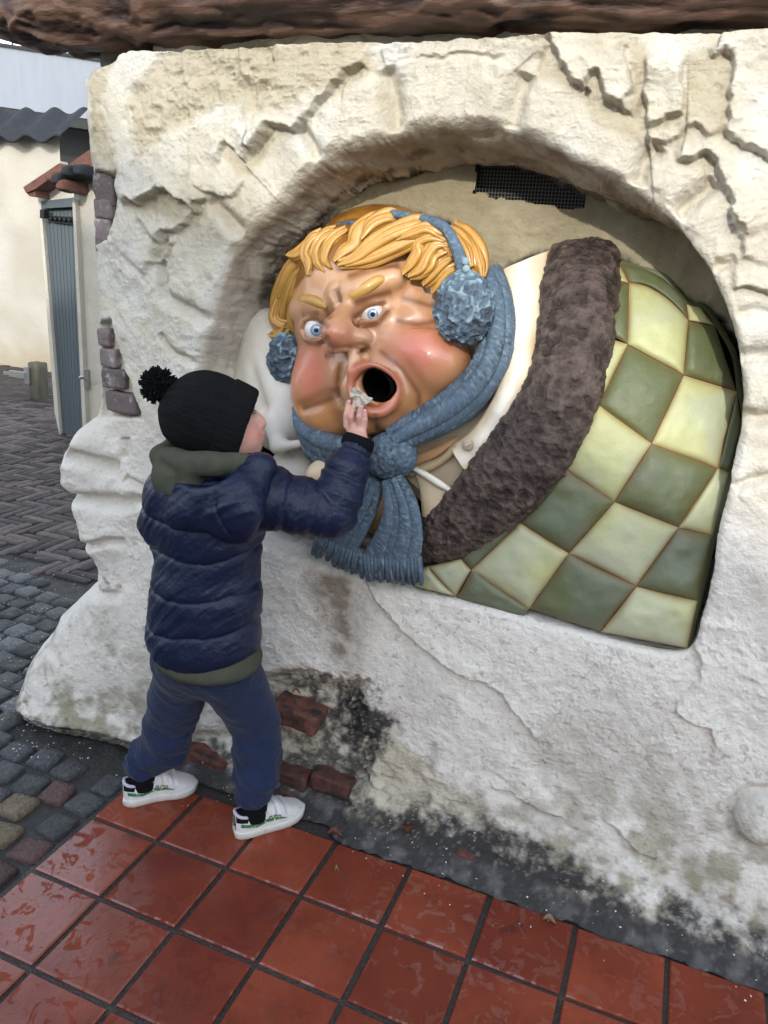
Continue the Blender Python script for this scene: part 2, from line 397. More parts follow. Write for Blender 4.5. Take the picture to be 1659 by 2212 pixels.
def in_poly(pl, X):
    c = np.zeros(len(X), bool); q = np.roll(pl, 1, 0)
    for a, b in zip(pl, q):
        m = (a[1] > X[:, 1]) != (b[1] > X[:, 1]); c ^= m & (X[:, 0] < (b[0] - a[0]) * (X[:, 1] - a[1]) / (b[1] - a[1] + 1e-12) + a[0])
    return c
def poly_mask(pl, X, soft):
    d, _, _ = seg_dist(np.vstack([pl, pl[:1]]), X); return sstep(-soft, soft, np.where(in_poly(pl, X), d, -d))
RECESS = wall_xz([(560, 1480), (640, 1462), (760, 1490), (790, 1600), (790, 1700), (740, 1760), (360, 1660), (380, 1590), (480, 1580)], .37)
STONES_L = [wall_xz(c1([(540, 1040), (700, 1045), (690, 1130), (680, 1310), (650, 1430), (555, 1450)])), wall_xz([(205, 700), (235, 690), (255, 770), (290, 860), (310, 905), (205, 900)])]
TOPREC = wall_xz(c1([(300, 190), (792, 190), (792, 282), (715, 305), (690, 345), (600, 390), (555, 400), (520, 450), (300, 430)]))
FOOT_Z = [0, .012, .028, .05, .085, .14, .22, .35, .5, .62, .70, .8, 3]
FOOT_Y = [.205, .235, .272, .302, .325, .342, .358, .378, .393, .402, .412, .42, .42]
def wall_depth(x, z, ang_r=None):
    X = np.stack([x, z], 1); P3 = np.stack([x, z, np.interp(z, FOOT_Z, FOOT_Y)], 1)
    y = np.interp(z, FOOT_Z, FOOT_Y); y = y + (.085 * sstep(.04, .0, z) - .02 * sstep(.05, .2, z) * sstep(.6, .3, z)) * sstep(.02, -.12, x)
    h = .022 * fbm(P3 * 3.1, 3, seed=11) + .008 * fbm(P3 * 11, 3, seed=12) + .0030 * fbm(P3 * 42, 3, seed=13)
    h *= sstep(.0, .05, z) * .6 + .4
    h += sstep(.10, .03, z) * (.007 * ridged(P3 * 22, 3, seed=9) + .004 * fbm(P3 * 70, 2, seed=8) - .003)
    chip = sstep(.05, .35, fbm(P3 * 4.5, 3, seed=14)) * sstep(.1, .3, z)
    h += chip * (.0050 * ridged(P3 * 30, 4, seed=15) - .002) + .0016 * ridged(P3 * 75, 2, seed=16) * sstep(.05, .2, z) * sstep(-.1, .3, fbm(P3 * 6, 2, seed=18))
    rag = ridged(P3 * 55, 4, seed=19)
    jx = .010 * fbm(P3 * 16, 3, seed=21) + .006 * fbm(P3 * 60, 2, seed=22)
    for pts, amp, reach in LEDGES:
        if amp == 0: continue
        low = np.mean([p[1] for p in pts]) > 1350
        pl = wall_xz(pts, .385 if low else YF); lo = pl.min(0) - 4 * reach; hi = pl.max(0) + 4 * reach
        m = np.all((X > lo) & (X < hi), 1)
        if not m.any(): continue
        d, s, t = seg_dist(pl, X[m]); s = s * d + jx[m] * 1.0
        e = sstep(0, .12, t) * sstep(1, .88, t); side = 1 / (1 + np.exp(-np.clip(s / .0014, -40, 40)))
        h[m] += .30 * amp * e * np.exp(-np.abs(s) / .014) * rag[m]
        h[m] += 1.35 * amp * e * (side * np.exp(-np.maximum(s, 0) / reach) - .45 * (1 - side) * np.exp(np.minimum(s, 0) / (reach * .35)))
    for pts, dep, wd in GROOVES:
        if dep == 0: continue
        pl = wall_xz(pts, .40); lo = pl.min(0) - .1; hi = pl.max(0) + .1; m = np.all((X > lo) & (X < hi), 1)
        if not m.any(): continue
        d, s, t = seg_dist(pl, X[m]); d = np.abs(s * d + jx[m] * .5)
        h[m] += dep * (-1.7 * np.exp(-(d / wd) ** 2) + .45 * np.exp(-(d / (wd * 4)) ** 2)) * sstep(0, .1, t) * sstep(1, .85, t)
    rgh = np.zeros(len(x))
    for pts, amp, sc in ROUGH:
        pl = wall_xz(pts); lo = pl.min(0) - .05; hi = pl.max(0) + .05; m = np.all((X > lo) & (X < hi), 1)
        k = poly_mask(pl, X[m] + (jx[m] * 2)[:, None], .02); rgh[m] = np.maximum(rgh[m], k)
        h[m] += amp * k * (1.3 * ridged(P3[m] * sc * .55, 4, seed=31) - .9)
    lf = sstep(-.30, -.20, x)
    h -= .075 * sstep(1.968, 1.976, z + jx * .4) * lf
    h -= .10 * poly_mask(TOPREC, X + (jx * .8)[:, None], .006)
    rec = poly_mask(RECESS, X + np.stack([jx * 4, jx * 3 + .03 * fbm(P3 * 6, 2, seed=17)], 1), .03); h -= .045 * rec
    for pl in STONES_L: h -= .035 * poly_mask(pl, X + (jx * .8)[:, None], .008)
    # boulders that swell out of the corner and the base on the right
    for (px, py, Y, r, a) in ((172, 985, .40, .085, .05), (165, 1040, .40, .10, .05), (190, 945, .42, .06, .05), (200, 1150, .38, .13, .04), (120, 1500, .32, .16, .05), (250, 1400, .36, .2, .03)):
        c = at(px, py, Y)[[0, 2]]; h += a * np.exp(-((X - c) ** 2).sum(1) / (r * r) * 1.4)
    c = at(1648, 1772, .37)[[0, 2]]; d = np.hypot(*(X - c).T); ball = np.sqrt(np.maximum(0, 1 - (d / .062) ** 2)); h += np.where(d < .062, .05 * ball, 0) - .014 * np.exp(-((d - .07) / .012) ** 2)
    return y - h, rgh, rec
NRAD = 310
u = np.linspace(0, 1, NRAD)
r = RI[:, None] + (RO - RI)[:, None] * u[None, :]
X = CEN[0] + np.cos(ANG)[:, None] * r; Z = CEN[1] + np.sin(ANG)[:, None] * r
xs, zs = X.ravel(), Z.ravel()
yw, rgh, rec = wall_depth(xs, zs)
# rounded arris of the opening and of the free left corner
dop = ((r - RI[:, None])).ravel(); yw = yw + .012 * np.maximum(0, 1 - dop / .016) ** 2
lx = np.interp(zs, lp[::-1, 1][np.argsort(lp[::-1, 1])], lp[::-1, 0][np.argsort(lp[::-1, 1])])
dl = np.maximum(xs - lx, 0); yw = yw + .07 * np.maximum(0, 1 - dl / .09) ** 2.2
front = np.stack([xs, yw, zs], 1).reshape(NA, NRAD, 3)
# reveal: from the arris back into the wall
NREV = 44; s = np.linspace(0, 1, NREV)[1:]
e0 = front[:, 0, :]
dirx, dirz = np.cos(ANG), np.sin(ANG); is_sill = sstep(-.35, -.55, dirz)
back_y = 1.0
rev = np.zeros((NA, NREV - 1, 3))
for k, t in enumerate(s):
    yk = e0[:, 1] + (back_y - e0[:, 1]) * t
    sh = 1 - (.10 * t ** .8 * (dirz > -.2) + .02 * t) * (1 - is_sill) - .010 * (1 - (1 - min(t * 12, 1)) ** 2) * (1 - .5 * is_sill)
    sh = np.where(dirx > .55, 1 + (.03 - .010) * min(t * 6, 1) * sstep(.55, .8, dirx) * (dirz < .62) + (sh - 1) * sstep(.8, .55, dirx), sh)
    rev[:, k, 0] = CEN[0] + (e0[:, 0] - CEN[0]) * sh; rev[:, k, 1] = yk; rev[:, k, 2] = CEN[1] + (e0[:, 2] - CEN[1]) * (1 - (1 - sh) * 1.0)
rv = rev.reshape(-1, 3); nz = .020 * fbm(rv * np.array([4, 8, 4]), 3, seed=41) + .008 * ridged(rv * 14, 3, seed=42) + .004 * fbm(rv * 40, 2, seed=43)
nz *= np.tile(sstep(0, .12, s), NA)
dd = np.stack([np.repeat(dirx, NREV - 1), 0 * nz, np.repeat(dirz, NREV - 1)], 1); rv = rv + dd * nz[:, None]; rev = rv.reshape(NA, NREV - 1, 3)
# return of the outer edge to the back
NRET = 14; s2 = np.linspace(0, 1, NRET)[1:]; e1 = front[:, -1, :]
ret = np.repeat(e1[:, None, :], NRET - 1, 1); ret[:, :, 1] += (s2 ** 1.5)[None, :] * 1.2
rr = ret.reshape(-1, 3); rn = .02 * fbm(rr * 9, 3, seed=44); ret[:, :, 0] += (rn.reshape(NA, -1)) * (np.cos(ANG) < -.3)[:, None]
full = np.concatenate([rev[:, ::-1], front, ret], 1); NT = full.shape[1]
FV = full.reshape(-1, 3)
FF = grid_faces(NA, NT, closed_u=True)[:, ::-1].copy()
# --- paint, dirt, stains and painted shade of the plaster
x_, y_, z_ = FV.T; P3 = np.stack([x_, z_, y_], 1)
kind = np.zeros((NA, NT)); kind[:, :NREV - 1] = 1; kind = kind.ravel()
rg = np.zeros((NA, NT)); rg[:, NREV - 1:NREV - 1 + NRAD] = rgh.reshape(NA, NRAD); rg = rg.ravel()
rc = np.zeros((NA, NT)); rc[:, NREV - 1:NREV - 1 + NRAD] = rec.reshape(NA, NRAD); rc = rc.ravel()
n1 = fbm(P3 * 5, 4, seed=51); n2 = fbm(P3 * 26, 4, seed=52); n3 = fbm(P3 * 90, 3, seed=53)
cream = np.array([.57, .53, .435]); white = np.array([.635, .615, .555]); beige = np.array([.42, .365, .255]); chalk = np.array([.77, .745, .695])
def mixc(a, b, t): return a * (1 - t[:, None]) + b * t[:, None]
col = mixc(np.tile(cream, (len(FV), 1)), white, sstep(-.05, .35, n1))
col = mixc(col, beige, np.clip(rg * .75 * sstep(.6, 1.0, z_) + sstep(.12, .5, -n1 + .2 * n2) * .5, 0, 1))
xz_ = np.stack([x_, z_], 1) + (.02 * n2)[:, None]
for bp_ in (c3([(800, 240), (940, 300), (950, 400), (900, 620), (900, 860), (800, 860), (830, 520)]), c3([(1160, 310), (1440, 310), (1420, 560), (1400, 790), (1300, 860), (1220, 730), (1160, 690)]), c3([(270, 250), (400, 390), (560, 520), (680, 600), (900, 720), (900, 850), (700, 800), (500, 560), (290, 480)]),
            c1([(745, 1230), (990, 1140), (1120, 1220), (1080, 1340), (900, 1290)]), c1([(1340, 870), (1470, 980), (1640, 740), (1560, 980), (1400, 1110)]), c1([(540, 400), (700, 340), (640, 520), (560, 700), (540, 900)])):
    pl_ = wall_xz(bp_); m_ = np.all((xz_ > pl_.min(0) - .05) & (xz_ < pl_.max(0) + .05), 1) & (kind < 1); k_ = poly_mask(pl_, xz_[m_], .012); col[m_] = mixc(col[m_], beige * 1.02, k_ * .7)
col = mixc(col, chalk, sstep(1.25, .85, z_) * .85 * (1 - rg))
col *= (1 + .06 * n2 + .05 * n3)[:, None]
# grime: speckles high up, green algae low on the left, soot along the foot; painted shade on soffit and top left
soff = kind * sstep(-.1, .5, FV[:, 2] - 1.15)
col = mixc(col, np.array([.30, .225, .145]), soff * .9 * sstep(-.35, .3, n1 + .5 * n2))  # brown soffit stain, deepened with painted shade
col = mixc(col, np.array([.14, .09, .05]), soff * sstep(.25, .5, fbm(P3 * 13, 4, seed=54)) * .7)
low = sstep(.42, .05, z_)
col = mixc(col, np.array([.40, .37, .315]), sstep(.70, .25, z_) * (kind < 1) * .62 * sstep(-.25, .45, n1 + .45 * n2))
col = mixc(col, np.array([.30, .27, .20]), low * .6 * sstep(-.3, .4, n2 + .3 * n1))
col = mixc(col, np.array([.16, .15, .13]), sstep(.38, .55, n3 + .25 * n2) * .4 * (kind < 1) * sstep(1.2, .5, z_))
col = mixc(col, np.array([.22, .22, .10]), sstep(.45, .1, z_) * sstep(-.05, -.3, x_) * .4 * sstep(-.1, .4, n1 + n2))
col = mixc(col, np.array([.23, .21, .10]), sstep(.35, .1, z_) * sstep(1.0, 1.5, x_) * .45 * sstep(.0, .5, n2 + .4 * n1))
thr = .040 + .050 * sstep(.5, .85, x_) * sstep(1.75, .9, x_) - .03 * sstep(.1, -.3, x_)
mott = fbm(P3 * 33, 5, .65, seed=55)
soot = sstep(.05, -.045, z_ - thr - .09 * mott - .05 * n1)
soot = np.maximum(soot, rc * sstep(-.35, .3, mott + .5 * n1 + .15) * .9)
tr_ = poly_mask(TOPREC, np.stack([x_, z_], 1), .01) * (kind < 1); col = mixc(col, np.array([.17, .150, .125]), tr_ * .8)  # bare stone with the beam's shadow painted into its colour
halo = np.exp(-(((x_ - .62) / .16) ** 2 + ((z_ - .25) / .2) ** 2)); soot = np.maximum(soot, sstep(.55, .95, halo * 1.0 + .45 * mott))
gap = sstep(.0, .035, z_) ; wht = sstep(.28, .4, fbm(P3 * 120, 3, seed=57)) * .6
col = mixc(col, np.array([.028, .027, .029]), soot * (1 - wht * .5) * .97)
strip = sstep(.035, .02, z_) * sstep(-.12, .02, x_); col = mixc(col, np.array([.046, .044, .045]) * (1 + 1.4 * sstep(-.1, .5, n2) + 1.2 * sstep(.1, .6, n3))[:, None], strip)
# drip stain under the mouth
p0 = at(720, 1260, .40); p1 = at(745, 1440, .37)
tt = np.clip((p0[2] - z_) / (p0[2] - p1[2]), 0, 1.3); cx = p0[0] + (p1[0] - p0[0]) * tt
st = np.exp(-((x_ - cx) / (.055 + .05 * (1 - tt) + .03 * n1)) ** 2) * sstep(p1[2] - .12, p1[2] + .1, z_) * sstep(p0[2] + .06, p0[2] - .01, z_)
col = mixc(col, np.array([.20, .155, .115]), np.clip(st * (.85 + .9 * n2), 0, .9) * (kind < 1))
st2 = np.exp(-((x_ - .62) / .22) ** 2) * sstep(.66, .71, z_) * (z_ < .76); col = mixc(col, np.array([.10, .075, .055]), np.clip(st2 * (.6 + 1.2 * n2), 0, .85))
# inside of the niche, far back: shade of the deep gap painted near black
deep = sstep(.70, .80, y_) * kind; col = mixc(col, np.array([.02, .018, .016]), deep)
crevice_dark = kind * sstep(.56, .64, y_) * sstep(-.15, .2, mott) * (x_ < .6) * (z_ > 1.3); col = mixc(col, np.array([.05, .045, .04]), crevice_dark)  # darkness of the broken crevice painted as colour

M_PLASTER = mat('lime_plaster', None, .85, bumps=((30, .006), (120, .0020)), var=.06, var_scale=30, spec=.3)
wall = thing('plaster_wall', (.75, .42, 0), 'cream plastered rock wall with a round arched niche and soot-black foot', 'wall')
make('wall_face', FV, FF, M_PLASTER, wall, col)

# niche back, above and around the figure, with a ventilation opening
YB = 0.665
nx, nz_ = 300, 220
gx, gzz = np.meshgrid(np.linspace(-.02, 1.5, nx), np.linspace(1.0, 1.86, nz_), indexing='ij')
bx, bz = gx.ravel(), gzz.ravel(); Pb = np.stack([bx, bz, 0 * bx], 1)
vent_poly = wall_xz([(1035, 345), (1150, 352), (1275, 382), (1258, 450), (1190, 440), (1100, 425), (1024, 415)], YB)
jit = .010 * fbm(Pb * 40, 3, seed=61)
inv = poly_mask(vent_poly, np.stack([bx, bz], 1) + jit[:, None], .004)
hb = .012 * fbm(Pb * 5, 3, seed=62) + .005 * ridged(Pb * 14, 3, seed=63) + .002 * fbm(Pb * 50, 2, seed=64)
by = YB - hb + .05 * sstep(.2, .9, inv)
statue_line = wall_xz([(380, 830), (520, 735), (585, 680), (620, 560), (660, 505), (740, 470), (840, 452), (950, 470), (1010, 520), (1040, 570), (1085, 585), (1180, 540), (1340, 555), (1450, 620), (1520, 660), (1640, 760)], YB)
edge = np.interp(bx, statue_line[:, 0], statue_line[:, 1]) + .015 * fbm(Pb * 25, 3, seed=65)
keep = (inv < .5) & (bz > edge - .035)
by = by + .05 * sstep(.0, -.03, bz - edge)
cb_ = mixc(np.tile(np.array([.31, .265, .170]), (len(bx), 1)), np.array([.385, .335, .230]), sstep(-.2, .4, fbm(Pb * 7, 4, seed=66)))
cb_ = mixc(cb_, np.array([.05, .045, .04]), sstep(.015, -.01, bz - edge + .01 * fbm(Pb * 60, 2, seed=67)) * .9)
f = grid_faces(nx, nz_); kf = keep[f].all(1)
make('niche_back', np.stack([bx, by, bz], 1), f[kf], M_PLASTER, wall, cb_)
M_DARK = mat('dark_void', (.006, .006, .006), .9)
M_WIRE = mat('galvanised_wire', (.10, .10, .09), .5, metal=.6)
vmin, vmax = vent_poly.min(0) - .02, vent_poly.max(0) + .02
V, F = box_vf(((vmin[0] + vmax[0]) / 2, YB + .16, (vmin[1] + vmax[1]) / 2), (vmax[0] - vmin[0], .14, vmax[1] - vmin[1]))
make('vent_duct', V, F, M_DARK, wall, smooth=False)
wires = []
for xw in np.arange(vmin[0], vmax[0], .0085): wires.append(box_vf((xw, YB + .028, (vmin[1] + vmax[1]) / 2), (.0018, .0018, vmax[1] - vmin[1])))
for zw in np.arange(vmin[1], vmax[1], .0085): wires.append(box_vf(((vmin[0] + vmax[0]) / 2, YB + .030, zw), (vmax[0] - vmin[0], .0018, .0018)))
V, F = merge(wires); o = make('vent_grille', V, F, M_WIRE, wall, smooth=False); o['kind'] = 'stuff'
# solid masonry mass behind the niche
V, F = box_vf((.95, 1.62, 1.07), (2.7, .8, 2.14)); make('masonry_core', V, F, M_DARK, wall, smooth=False)

# exposed corner stones and foot bricks
M_STONE = mat('grey_purple_stone', (.185, .150, .148), .85, bumps=((30, .006), (120, .002)), var=.25, var_scale=14, rnd=.25, dark=(25, .54, .70, (.48, .45, .39)))
M_BRICK = mat('red_brick', (.125, .047, .034), .75, bumps=((60, .006),), var=.35, var_scale=30, rnd=.2, dark=(22, .46, .62, (.025, .022, .022)))
def block(name, px, py, Y, size, rz, m, seed, tilt=0.0, lab=None):
    V, F = round_box(size, 8, .16, amp=min(size) * .13, seed=seed, scale=24)
    Rm = np.array(Matrix.Rotation(rz, 3, 'Z') @ Matrix.Rotation(tilt, 3, 'Y'))
    o = make(name, V @ Rm.T + at(px, py, Y), F, m, wall); return o
for i, (px, py, sz) in enumerate([(231, 410, (.064, .12, .083)), (231, 452, (.060, .12, .050)), (229, 497, (.052, .11, .060)), (224, 530, (.032, .10, .034)), (230, 728, (.042, .12, .050)), (240, 772, (.058, .12, .052)), (251, 816, (.078, .12, .055)), (268, 868, (.118, .12, .060))]):
    block('stone', px + 4, py, .455, (sz[0], .05, sz[2]), .06 * (-1) ** i, M_STONE, i + 1)
for i, (px, py, Y, sz, tl) in enumerate([(647, 1538, .375, (.145, .10, .06), .10), (455, 1632, .335, (.15, .10, .052), .12), (628, 1662, .345, (.14, .10, .045), .05), (725, 1680, .36, (.125, .10, .05), .05), (672, 1722, .325, (.165, .09, .034), .10), (1010, 1842, .29, (.05, .06, .03), .1)]):
    block('brick', px, py, Y + .014, sz, .02, M_BRICK, 20 + i, tl)

# ------------------------------------------------------------------ the eaves beam
nb, sg = 520, 120
bxs = np.linspace(-.95, 2.5, nb); a = np.linspace(0, 2 * np.pi, sg, endpoint=False)
ca, sa = np.cos(a), np.sin(a); pw = .55
sec_y = .505 - .155 * np.sign(ca) * np.abs(ca) ** pw; sec_z = 2.155 + .165 * np.sign(sa) * np.abs(sa) ** pw
BV = np.zeros((nb, sg, 3)); taper = sstep(-1.0, -.28, bxs)
BV[..., 0] = bxs[:, None]; BV[..., 1] = .56 + (sec_y - .56)[None] * (.4 + .6 * taper)[:, None]
BV[..., 2] = 2.19 + (sec_z - 2.19)[None] * (.35 + .65 * taper)[:, None] + .012 * np.sin(bxs * 2.3 + .5)[:, None]
bv = BV.reshape(-1, 3); gq = bv * np.array([2.2, 16, 16]); warp = fbm(bv * np.array([3, 5, 5]), 3, seed=71)
gn = ridged(gq + warp[:, None] * 1.4, 4, seed=72); g2 = fbm(bv * np.array([4, 6, 6]), 3, seed=73)
nrm = np.stack([0 * bv[:, 0], bv[:, 1] - .56, bv[:, 2] - 2.155], 1); nrm /= np.linalg.norm(nrm, axis=1)[:, None]
bv = bv + nrm * (.020 * gn + .022 * g2)[:, None]
t1 = sstep(-.1, .6, gn); bc = mixc(np.tile(np.array([.030, .016, .013]), (len(bv), 1)), np.array([.135, .075, .050]), t1)
bc = mixc(bc, np.array([.30, .21, .13]), sstep(.25, .6, fbm(gq * .6, 4, seed=74)) * .6)
bc = mixc(bc, np.array([.075, .030, .026]), sstep(.05, .4, fbm(bv * 2.2, 2, seed=75)) * .6)
M_BEAM = mat('weathered_timber', None, .5, bumps=((40, .006), (140, .0025)), stretch=(.25, 1, 1), var=.12, var_scale=30)
beam = make('eaves_beam', bv, grid_faces(nb, sg, closed_v=True), M_BEAM, None, bc)
tag(beam, 'rough dark brown carved timber beam lying along the top of the wall', 'beam')
# roof boarding over the beam
V, F = box_vf((.75, 1.25, 2.42), (3.9, 1.7, .06)); rb = make('eaves_board', V, F, mat('dark_board', (.03, .022, .018), .8), None, smooth=False)
tag(rb, 'dark boarded roof deck resting on the timber beam', 'roof')

# ------------------------------------------------------------------ ground
M_EARTH = mat('damp_bedding', (.030, .029, .028), .55, bumps=((60, .006), (200, .003)), var=.4, var_scale=25, rough_var=.2)
ground = make('ground', [(-60, -60, -.030), (60, -60, -.030), (60, 60, -.030), (-60, 60, -.030)], [(0, 1, 2, 3)], M_EARTH, smooth=False)
tag(ground, 'dark damp earth and grout under the paving', kind='structure')
TS = .215
# wet terracotta tiles
def wet_tile_mat():
    m = bpy.data.materials.new('wet_terracotta'); m.use_nodes = True; nt = m.node_tree; N = nt.nodes; L = nt.links; b = N['Principled BSDF']
    geo = N.new('ShaderNodeNewGeometry'); oi = N.new('ShaderNodeObjectInfo')
    def noise(sc, det, dist=0.0, ro=.6):
        t = N.new('ShaderNodeTexNoise'); t.inputs['Scale'].default_value = sc; t.inputs['Detail'].default_value = det; t.inputs['Distortion'].default_value = dist; t.inputs['Roughness'].default_value = ro
        L.new(geo.outputs['Position'], t.inputs['Vector']); return t.outputs['Fac']
    def rng_(x, a, b_, c, d):
        r_ = N.new('ShaderNodeMapRange'); r_.inputs[1].default_value = a; r_.inputs[2].default_value = b_; r_.inputs[3].default_value = c; r_.inputs[4].default_value = d; L.new(x, r_.inputs[0]); return r_.outputs[0]
    def mixn(f_, a, b_, mode='MIX'):
        x = N.new('ShaderNodeMix'); x.data_type = 'RGBA'; x.blend_type = mode
        if isinstance(f_, float): x.inputs['Factor'].default_value = f_
        else: L.new(f_, x.inputs['Factor'])
        for k, v in (('A', a), ('B', b_)):
            if isinstance(v, tuple): x.inputs[k].default_value = (*v, 1)
            else: L.new(v, x.inputs[k])
        return x.outputs['Result']
    base = mixn(oi.outputs['Random'], (.15, .028, .014), (.28, .060, .028))
    base = mixn(rng_(noise(5, 4), .4, .7, 0, .8), base, (.12, .020, .012))
    base = mixn(rng_(noise(160, 3), .68, .76, 0, .8), base, (.03, .012, .01))
    base = mixn(rng_(noise(11, 5, .3), .62, .74, 0, .75), base, (.06, .018, .014))
    L.new(base, b.inputs['Base Color'])
    film0 = noise(20, 8, 1.0, .66); pud = N.new('ShaderNodeVectorMath'); pud.operation = 'DISTANCE'; pud.inputs[1].default_value = (.12, -.42, 0); L.new(geo.outputs['Position'], pud.inputs[0])
    ad = N.new('ShaderNodeMath'); ad.operation = 'ADD'; L.new(film0, ad.inputs[0]); L.new(rng_(pud.outputs['Value'], .15, .75, .11, -.015), ad.inputs[1])
    film = rng_(ad.outputs[0], .525, .555, 0, 1)          # where the water film stands
    big = rng_(noise(1.7, 2), .40, .62, 0, 1)
    mx = N.new('ShaderNodeMath'); mx.operation = 'MULTIPLY'; L.new(film, mx.inputs[0]); L.new(rng_(big, 0, 1, .45, 1), mx.inputs[1])
    L.new(rng_(mx.outputs[0], 0, 1, .60, .22), b.inputs['Roughness'])
    L.new(rng_(mx.outputs[0], 0, 1, .22, .85), b.inputs['Specular IOR Level'])
    L.new(rng_(mx.outputs[0], 0, 1, .0, 1.0), b.inputs['Coat Weight']); b.inputs['Coat Roughness'].default_value = .13; b.inputs['Coat IOR'].default_value = 1.4
    bp = N.new('ShaderNodeBump'); bp.inputs['Distance'].default_value = .0012; L.new(noise(45, 4), bp.inputs['Height']); L.new(bp.outputs[0], b.inputs['Normal'])
    return m
M_TILE = wet_tile_mat()
def tile_mesh(w, d, name):
    hw, hd = w / 2, d / 2; V = []; rings = ((0, -.028), (0, -.0035), (.0035, 0.0))
    for ins, z in rings: V += [(-hw + ins, -hd + ins, z), (hw - ins, -hd + ins, z), (hw - ins, hd - ins, z), (-hw + ins, hd - ins, z)]
    F = [(8, 9, 10, 11)]
    for k in (0, 4): F += [(k + i, k + (i + 1) % 4, k + 4 + (i + 1) % 4, k + 4 + i) for i in range(4)]
    me = bpy.data.meshes.new(name); me.from_pydata(V, [], F); me.update(); return me
floor = make('tile_floor', [(-.01, -1.3, -.008), (2.3, -1.3, -.008), (2.3, .34, -.008), (-.01, .34, -.008)], [(0, 1, 2, 3)], mat('sandy_grout', (.040, .037, .035), .5, bumps=((150, .005),), var=.5, var_scale=120, rough_var=.2, dark=(190, .70, .75, (.35, .33, .3))), smooth=False)
tag(floor, 'dark sandy grout bed of the red tile floor', kind='structure')
tm = tile_mesh(.202, .202, 'tile'); tm.materials.append(M_TILE)
for i in range(0, 10):
    for j in range(-1, 6):
        o = bpy.data.objects.new('tile', tm); put(o, floor)
        o.location = ((i + .5) * TS + random.uniform(-.0012, .0012), -(j + .5) * TS + random.uniform(-.0012, .0012), random.uniform(-.001, .001)) ; o.rotation_euler = (random.uniform(-.009, .009), random.uniform(-.009, .009), random.uniform(-.008, .008))

# ------------------------------------------------------------------ the painted figure lying in the niche
fig = thing('painted_statue', (.85, .55, .70), 'painted statue of a round-faced man in bed with wide open mouth, filling the arched niche', 'statue')
M_SKIN = mat('painted_skin', None, .28, bumps=((70, .0012),), var=.05, var_scale=18, coat=.45)
M_HAIRP = mat('painted_hair', None, .34, bumps=((60, .002),), var=.10, var_scale=25, coat=.2)
M_KNIT = mat('painted_blue_knit', None, .55, bumps=((230, .0035),), var=.12, var_scale=90)
M_CREAM = mat('painted_cream_cloth', None, .42, bumps=((50, .002),), var=.05, var_scale=14)
M_FUR = mat('painted_brown_fur', None, .38, bumps=((85, .010), (30, .006)), var=.15, var_scale=50)
M_QUILT = mat('painted_quilt', None, .50, bumps=((55, .0016), (20, .002)), var=.08, var_scale=9)
M_BLACK = mat('black_throat', (.003, .003, .003), .9, spec=.1)
A = lambda px, py, Y: at(px, py, Y)
def A5(x, y, Y): (q,) = c5([(x, y)]); return at(q[0], q[1], Y)

# --- head
lip_c = A(803, 836, .362)
lip_pts = [(772, 800, .36), (795, 788, .352), (820, 793, .360), (842, 812, .378), (850, 840, .390), (845, 868, .384), (826, 888, .366), (800, 892, .350), (775, 880, .346), (757, 858, .348), (752, 835, .352), (758, 812, .356)]
lipP = catmull(np.array([A(*p) for p in lip_pts + lip_pts[:1]]), 37)
lip_r = np.interp(np.linspace(0, 1, 37), [0, .15, .35, .5, .62, .8, 1], [.0065, .0065, .009, .0145, .0155, .0080, .0065])
lipP = lipP + np.array([0, .008, 0])
mouth_ax = (lipP[:-1].mean(0))
hole = [(775, 806), (800, 797), (826, 806), (842, 832), (838, 858), (815, 866), (788, 862), (770, 838)]
holeP = np.array([A(x, y, .36) for x, y in hole]); hc = holeP.mean(0)
def mouth_hole(P):       # elliptic tube into the head, along the viewing side of the face
    ax = np.array([.10, 1.0, .02]); ax /= np.linalg.norm(ax); q = P - (lip_c + np.array([.004, 0, .002])); al = q @ ax; v = q - al[:, None] * ax
    e1 = np.array([.93, 0, -.36]); e1 -= ax * (e1 @ ax); e1 /= np.linalg.norm(e1); e2 = np.cross(ax, e1)
    k = np.hypot((v @ e1) / .0465, (v @ e2) / .040); d = (k - 1) * .042
    return np.maximum(d, -al - .08)
K = lambda *p: np.array(A(*p))
rl = np.array(Matrix.Rotation(R(14), 3, 'Y'))
